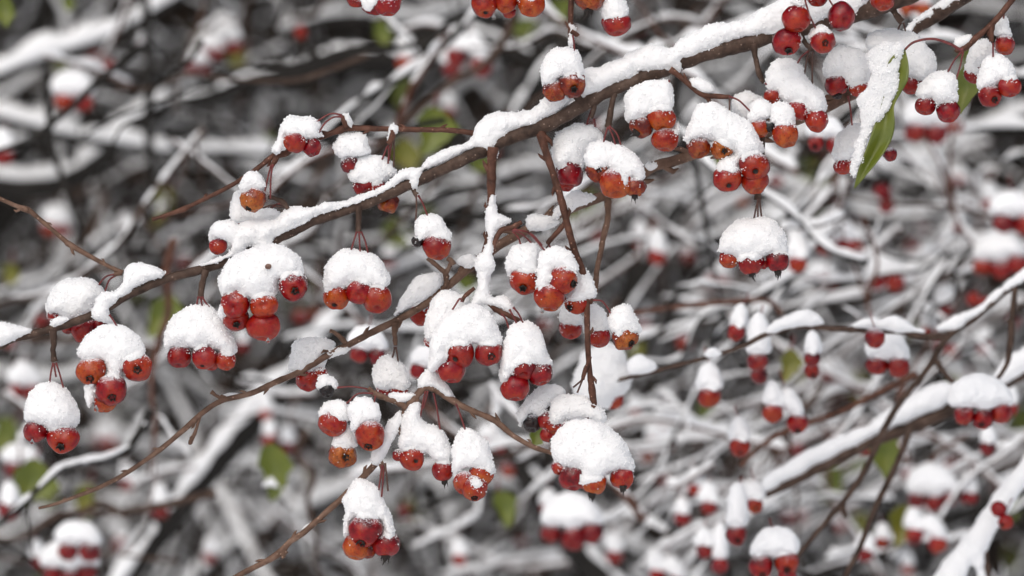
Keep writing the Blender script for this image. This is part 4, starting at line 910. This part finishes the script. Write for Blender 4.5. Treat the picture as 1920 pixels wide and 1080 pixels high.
for k in range(44):
    soft_leaf(random.uniform(0, 1920), random.uniform(0, 1080), random.uniform(30, 56), random.uniform(46, 84), random.uniform(-40, 40), random.uniform(.95, 1.8), 'faint small green leaf far back among the snowy twigs', random.choice((LEAF, LEAF, LEAF_Y)))

# ---------------------------------------------------------------- blurred clusters: templates, then copies
TPL = {'1': ("-30 2 -30 -25 -18 -48 2 -56 20 -46 30 -22 30 2 12 6 -12 6", "0 16 26 r"),
       'T': ("-28 2 -30 -40 -20 -80 0 -96 20 -82 30 -40 28 2 12 6 -12 6", "0 22 26 r"),
       '2': ("-58 2 -60 -28 -44 -54 -10 -66 24 -58 52 -36 60 0 40 6 20 0 0 8 -30 2", "-27 16 26 r,27 20 27 r"),
       '3': ("-78 4 -80 -24 -60 -58 -16 -76 30 -70 64 -44 80 -4 70 4 40 0 0 8 -40 2", "-48 18 25 r,46 15 26 r,2 28 27 r"),
       'D': ("-56 0 -58 -30 -44 -52 -24 -50 -8 -28 8 -34 28 -30 48 -10 56 22 34 26 8 20 -14 6", "-30 18 25 r,32 42 26 r"),
       'B': (None, "0 0 27 r"), 'P': (None, "-20 -6 26 r,22 10 25 r")}
TM = {}
for k, (cp, fr) in TPL.items():
    sph = [tuple(float(x) for x in f.split()[:2]) + (6.0, float(f.split()[2])) for f in fr.split(',')]
    me = None
    if cp:
        v, q = snow_field([parse(cp)], spheres=sph, step=3.0, pear=.4)
        me = mesh_data('snow_cap', np.stack([v[:, 0], -v[:, 1], -v[:, 2]], 1), q, SNOW_FAR)
    TM[k] = (me, sph)
stv_, stf_ = tube(np.array([(0, 0, 0), (2, 0, 22), (8, 2, 46), (10, 4, 75)]), np.array([2.2, 1.8, 1.8, 2.2]), 6)
STEM_ME = mesh_data('stem', stv_, stf_, STEM)
def soft(x, y, k, sz, dl, cols, label, group='blurred crabapples further back', flip=1, rot=0):
    """sz: fruit radius in photo pixels"""
    dl = dl * 1.35 if dl > .29 else dl; s = scl(dl) * sz * .93 / 26.0; me, sph = TM[k]
    root = empty('crabapple' if len(sph) == 1 else 'crabapple_cluster', P(x, y, dl)); tag(root, label, 'crabapple' if len(sph) == 1 else 'crabapple cluster', group)
    root.rotation_euler = (0, math.radians(rot), random.uniform(-.4, .4))
    for i, (fx, fy, w, r) in enumerate(sph):
        add_fruit(root, np.array(root.location) + np.array([fx * flip, -w, -fy]) * s, r * s, cols[i % len(cols)], random.choice('nnhc'), random.uniform(-.5, .5), random.uniform(.5, .9), 'fruit' if len(sph) == 1 else 'crabapple')
    if me:
        o = bpy.data.objects.new('snow_cap', me); COL.objects.link(o); o.parent = root; o.scale = (s * flip * random.uniform(.84, 1.04), s, s * random.uniform(.85, 1.15)); o.location = (0, 0, 4 * s)
        o.rotation_euler = (0, 0, 0)
    top = (48 + 26 * (k == 'T') if me else 16) * s; hs = random.uniform(.4, .75)
    o = bpy.data.objects.new('stem', STEM_ME); COL.objects.link(o); o.parent = root; mx = s * random.choice((-1, 1)); o.scale = (mx, s, s * hs); o.location = (0, 0, top)
    if dl > .45 and random.random() < .5:
        rg = np.random.default_rng(int(x * 7 + y)); j = np.array(root.location) + np.array([10 * mx, 0, top + 72 * hs * s])
        an = rg.normal(.55, .45); L = rg.uniform(35, 95) * S0 * 1.3; d = np.array([math.cos(an), rg.normal(0, .5), math.sin(an)])
        p = spline(np.array([j - d * L * rg.uniform(.4, 1.2) + rg.normal(0, .003, 3), j - d * L * .3 + rg.normal(0, .001, 3), j, j + d * L * .5 + rg.normal(0, .002, 3), j + d * L * rg.uniform(.9, 1.8) + rg.normal(0, .006, 3)]), 5)
        rr = np.linspace(.0006, .0013, len(p)) * rg.uniform(.8, 1.3)
        root.rotation_euler = (0, 0, 0)
        mobj('twig', *tube(p, rr, 6, .1, int(x)), BARK if rg.random() < .6 else BARK_RED, root)
        if rg.random() < .75: mobj('snow', *ridge(p, rr, rg.uniform(.0018, .004), 8, int(x)), SNOW_FAR, root)
S = soft
S(1383, 612, '1', 19, .25, 'R', 'crimson fruit alone left of the snow lumped blurred twig', rot=12)
S(1422, 662, 'T', 21, .24, 'd', 'dark fruit under a tall snow drip hanging from the blurred twig')
S(1424, 704, 'B', 18, .26, 'd', 'bare dark fruit right below the tall snow drip fruit')
S(1524, 662, '1', 18, .24, 'd', 'small dark red fruit hanging mid way under the blurred twig')
S(1522, 695, 'B', 16, .27, 'd', 'bare dull red fruit beneath the mid way hanging one')
S(1640, 633, 'B', 20, .19, 'd', 'bare dark red fruit seated on the blurred twig in snow')
S(1665, 672, '2', 21, .22, 'd', 'red pair under a blob of snow with fruit above it on the blurred twig')
S(1772, 570, '1', 17, .5, 'd', 'dark fruit between two crossing blurred twigs')
S(1834, 563, 'P', 14, .45, 'R', 'crimson fruit beside the falling blurred branch')
S(1566, 450, '2', 19, .45, 'rR', 'red pair with two white humps right of the lone hanging cap', rot=18)
S(1496, 482, '1', 20, .35, 'r', 'red fruit just right of the lone hanging cap')
S(1494, 448, '1', 18, .5, 'd', 'dim fruit with a white cap above the one right of the lone hanging cap')
S(1660, 517, '2', 19, .5, 'R', 'red fruit pair over the long grey blurred twig')
S(1713, 533, 'B', 15, .55, 'o', 'bright orange fruit on the long grey twig')
S(1752, 502, 'B', 15, .6, 'o', 'amber fruit above the long grey twig')
S(1657, 370, 'P', 17, .5, 'R', 'red pair without snow below the big leaf', rot=50)
S(1388, 372, 'B', 16, .7, 'o', 'orange fruit blurred above the lone hanging cap')
S(1856, 374, '1', 15, .55, 'R', 'small red fruit near the frame edge below the square cap')
S(1900, 405, '2', 22, .40, 'd', 'dark fruit under snow at the frame edge over the long row')
S(1876, 484, '3', 20, .45, 'r', 'long snowy row of red fruit at the frame edge', rot=-4)
S(1330, 730, '1', 24, .26, 'o', 'squat orange fruit with a round cap left of the bough')
S(1470, 760, 'D', 22, .25, 'r', 'red fruit under a long diagonal slab of snow')
S(1386, 826, '1', 21, .28, 'd', 'dark red fruit with a snow ball on top beside the thin slanting twig')
S(1415, 936, '1', 18, .28, 'o', 'orange fruit at the low end of the snowy bough')
S(1382, 985, 'T', 22, .25, 'd', 'oval dark red fruit with a small cap below the bough end')
S(1303, 908, '1', 15, .40, 'r', 'small red fruit upper one of a close pair at lower right centre')
S(1328, 940, '1', 17, .38, 'd', 'small dark fruit lower one of a close pair at lower right centre')
S(1279, 962, '1', 16, .40, 'r', 'small red fruit beside the close pair, nearer the dark limb')
S(1320, 1022, '1', 17, .30, 'r', 'red fruit under a round hat near the bottom edge')
S(1350, 1046, 'T', 17, .30, 'R', 'bright red fruit with a long hat at the bottom edge')
S(1452, 1042, '2', 25, .22, 'r', 'large white cap with one red fruit by the falling branch foot', flip=-1)
S(1474, 1080, 'B', 19, .22, 'R', 'bare bright red fruit cut by the bottom edge')
S(1617, 836, 'B', 19, .33, 'R', 'crimson fruit tucked under the snowy bough')
S(1750, 925, '3', 18, .42, 'd', 'wide dark red row under a small cap below the bough')
S(1816, 922, '1', 17, .42, 'R', 'red fruit next to the wide dark row')
S(1736, 992, 'D', 19, .40, 'R', 'red pair stepping downward beside the plastered limb')
S(1655, 1008, '1', 14, .42, 'o', 'small orange red fruit on the olive leaf')
S(1622, 1030, '1', 16, .40, 'd', 'dim red fruit behind the dark hanging twig')
S(1880, 965, 'P', 17, .26, 'R', 'red pair set against the plastered white limb', rot=40)
S(1853, 830, '1', 17, .30, 'd', 'dark fruit dangling under the cap at the bough')
S(1840, 762, '3', 22, .20, 'r', 'big white cap over red fruit sitting on the snowy bough')
S(1893, 756, '1', 17, .32, 'r', 'red fruit beside the big white cap on the bough')
S(1240, 790, '1', 15, .6, 'd', 'dull fruit upper one right of the widest cap')
S(1238, 822, '2', 14, .6, 'b', 'brownish fruit pair right of the widest cap')
S(1213, 855, 'B', 13, .65, 'b', 'brown fruit low right of the widest cap')
S(1152, 1032, '1', 17, .5, 'd', 'dark red fruit right of the broad cap near the bottom')
S(1250, 1068, 'D', 17, .45, 'R', 'red fruit at the bottom edge right of the dark limb')
S(1074, 985, '3', 24, .34, 'd', 'broad soft white cap over two dark red fruit below the widest cap')
S(1028, 945, '1', 16, .45, 'd', 'small dim fruit left of the broad soft cap')
S(1232, 470, '1', 18, .55, 'R', 'red fruit right of the bare hanging twig in the blur')
S(1200, 440, '1', 15, .7, 'd', 'dim fruit up and left of the red one by the bare twig')
S(1775, 652, 'P', 15, .5, 'r', 'red fruit behind the twig fork', rot=15)
S(1740, 612, 'T', 13, .45, 'r', 'small red fruit showing above the twig fork')
S(1370, 240, 'B', 12, .5, 'd', 'dark fruit hidden behind the curling cap')
S(1735, 235, '2', 22, .45, 'd', 'dim dark red pair behind the big leaf')
S(1790, 235, 'B', 17, .5, 'o', 'orange dim fruit behind the red pair')
S(1548, 258, '2', 18, .25, 'd', 'dark fruit under snow left of the big leaf')
S(1668, 290, 'B', 14, .05, 'd', 'dark fruit peeping from behind the leaf')
S(1715, 5, '2', 16, .4, 'o', 'orange fruit behind the snow strip branch at the top')
S(1284, 640, 'B', 17, .6, 'o', 'orange dim fruit above the long blurred twig')
# upper part and the left side
S(138, 178, '2', 19, .55, 'r', 'red pair under a white dome near the pale limb')
S(204, 124, 'B', 14, .7, 'R', 'single red dot under the pale limb')
S(268, 80, '1', 11, .7, 'd', 'small red fruit crossing the upright dark stem')
S(6, 282, '1', 20, .55, 'R', 'red fruit cut by the frame edge beside the sagging limb')
S(760, 105, '1', 19, .60, 'o', 'orange fruit against the black limb')
S(845, 118, '1', 18, .58, 'd', 'red fruit with a white hat next to the orange one on the black limb')
S(880, 92, 'D', 22, .55, 'd', 'dark red pair under slanted snow above the white hatted fruit')
S(842, 200, '1', 12, .8, 'd', 'dim fruit above the green leaf')
S(1196, 52, 'B', 11, .9, 'd', 'faint fruit beyond the tall snow hat')
S(45, 722, '2', 17, .55, 'd', 'dark fruit group behind the lowest corner cluster')
S(505, 815, '1', 15, .60, 'R', 'red fruit left one of two above the upright leaf')
S(540, 828, '1', 14, .62, 'd', 'red fruit right one of two above the upright leaf')
S(498, 768, '1', 14, .60, 'r', 'red fruit over the steep black limb')
S(595, 588, 'B', 15, .8, 'R', 'dim red fruit below the three orange red ones')
S(562, 592, 'B', 14, .8, 'd', 'dim dark fruit left of the red one under the cap')
S(148, 1020, '2', 21, .38, 'd', 'capped pair near the bottom edge under the bare tip', rot=10)
S(132, 1062, '3', 20, .40, 'd', 'wide red group cut by the bottom edge')
S(70, 1045, '1', 15, .45, 'd', 'small fruit left of the wide red group')
S(300, 945, '1', 18, .60, 'd', 'red fruit between the steep black limb and the bare twig')
S(240, 898, '1', 15, .65, 'd', 'dim red fruit under the bare twig')
S(394, 1036, '1', 14, .7, 'd', 'dim fruit low beside the lower twig')
S(18, 945, '1', 20, .40, 'R', 'red fruit below the broad olive green leaf')
S(40, 868, '2', 17, .5, 'd', 'red fruit with flat snow above the broad olive green leaf')
S(690, 655, '2', 18, .22, 'd', 'dark row under snow behind the forked twig')
S(800, 688, '2', 17, .24, 'R', 'red pair hidden behind the white dome', rot=8)
S(922, 826, '2', 14, .45, 'R', 'small red pair right of the orange trio')
S(952, 882, 'B', 14, .6, 'o', 'orange dot below the tan twig')
S(1020, 600, '1', 13, .6, 'd', 'dim fruit between the leaning cap and the bare twig')
S(1120, 440, 'B', 12, .8, 'd', 'faint fruit by the second hanging twig')
far = [(430, 78), (398, 92), (368, 118), (240, 420), (110, 420), (730, 480), (560, 60), (180, 95), (70, 600), (460, 640), (760, 960), (230, 1010), (1190, 760), (1120, 240), (960, 60), (650, 760), (340, 480), (1310, 560), (1560, 700), (1600, 720), (1730, 420), (1790, 330), (1290, 470), (1345, 520), (1420, 560), (1545, 520), (1610, 450), (1700, 450), (1790, 420), (1560, 800), (1500, 840), (1700, 880), (1780, 860), (1900, 900), (1580, 980), (1500, 960), (1420, 880), (1240, 900), (1700, 1060), (1850, 640), (1900, 600), (980, 1010), (860, 1040), (1200, 600), (1450, 330), (20, 640), (190, 820)]
for (x, y) in far:
    S(x + random.uniform(-8, 8), y, random.choice('1B12'), random.uniform(11, 15), random.uniform(.5, 1.05), random.choice(['d', 'r', 'R']), 'tiny blurred red fruit deep in the tangle of snowy twigs', 'tiny blurred fruit deep in the twigs')
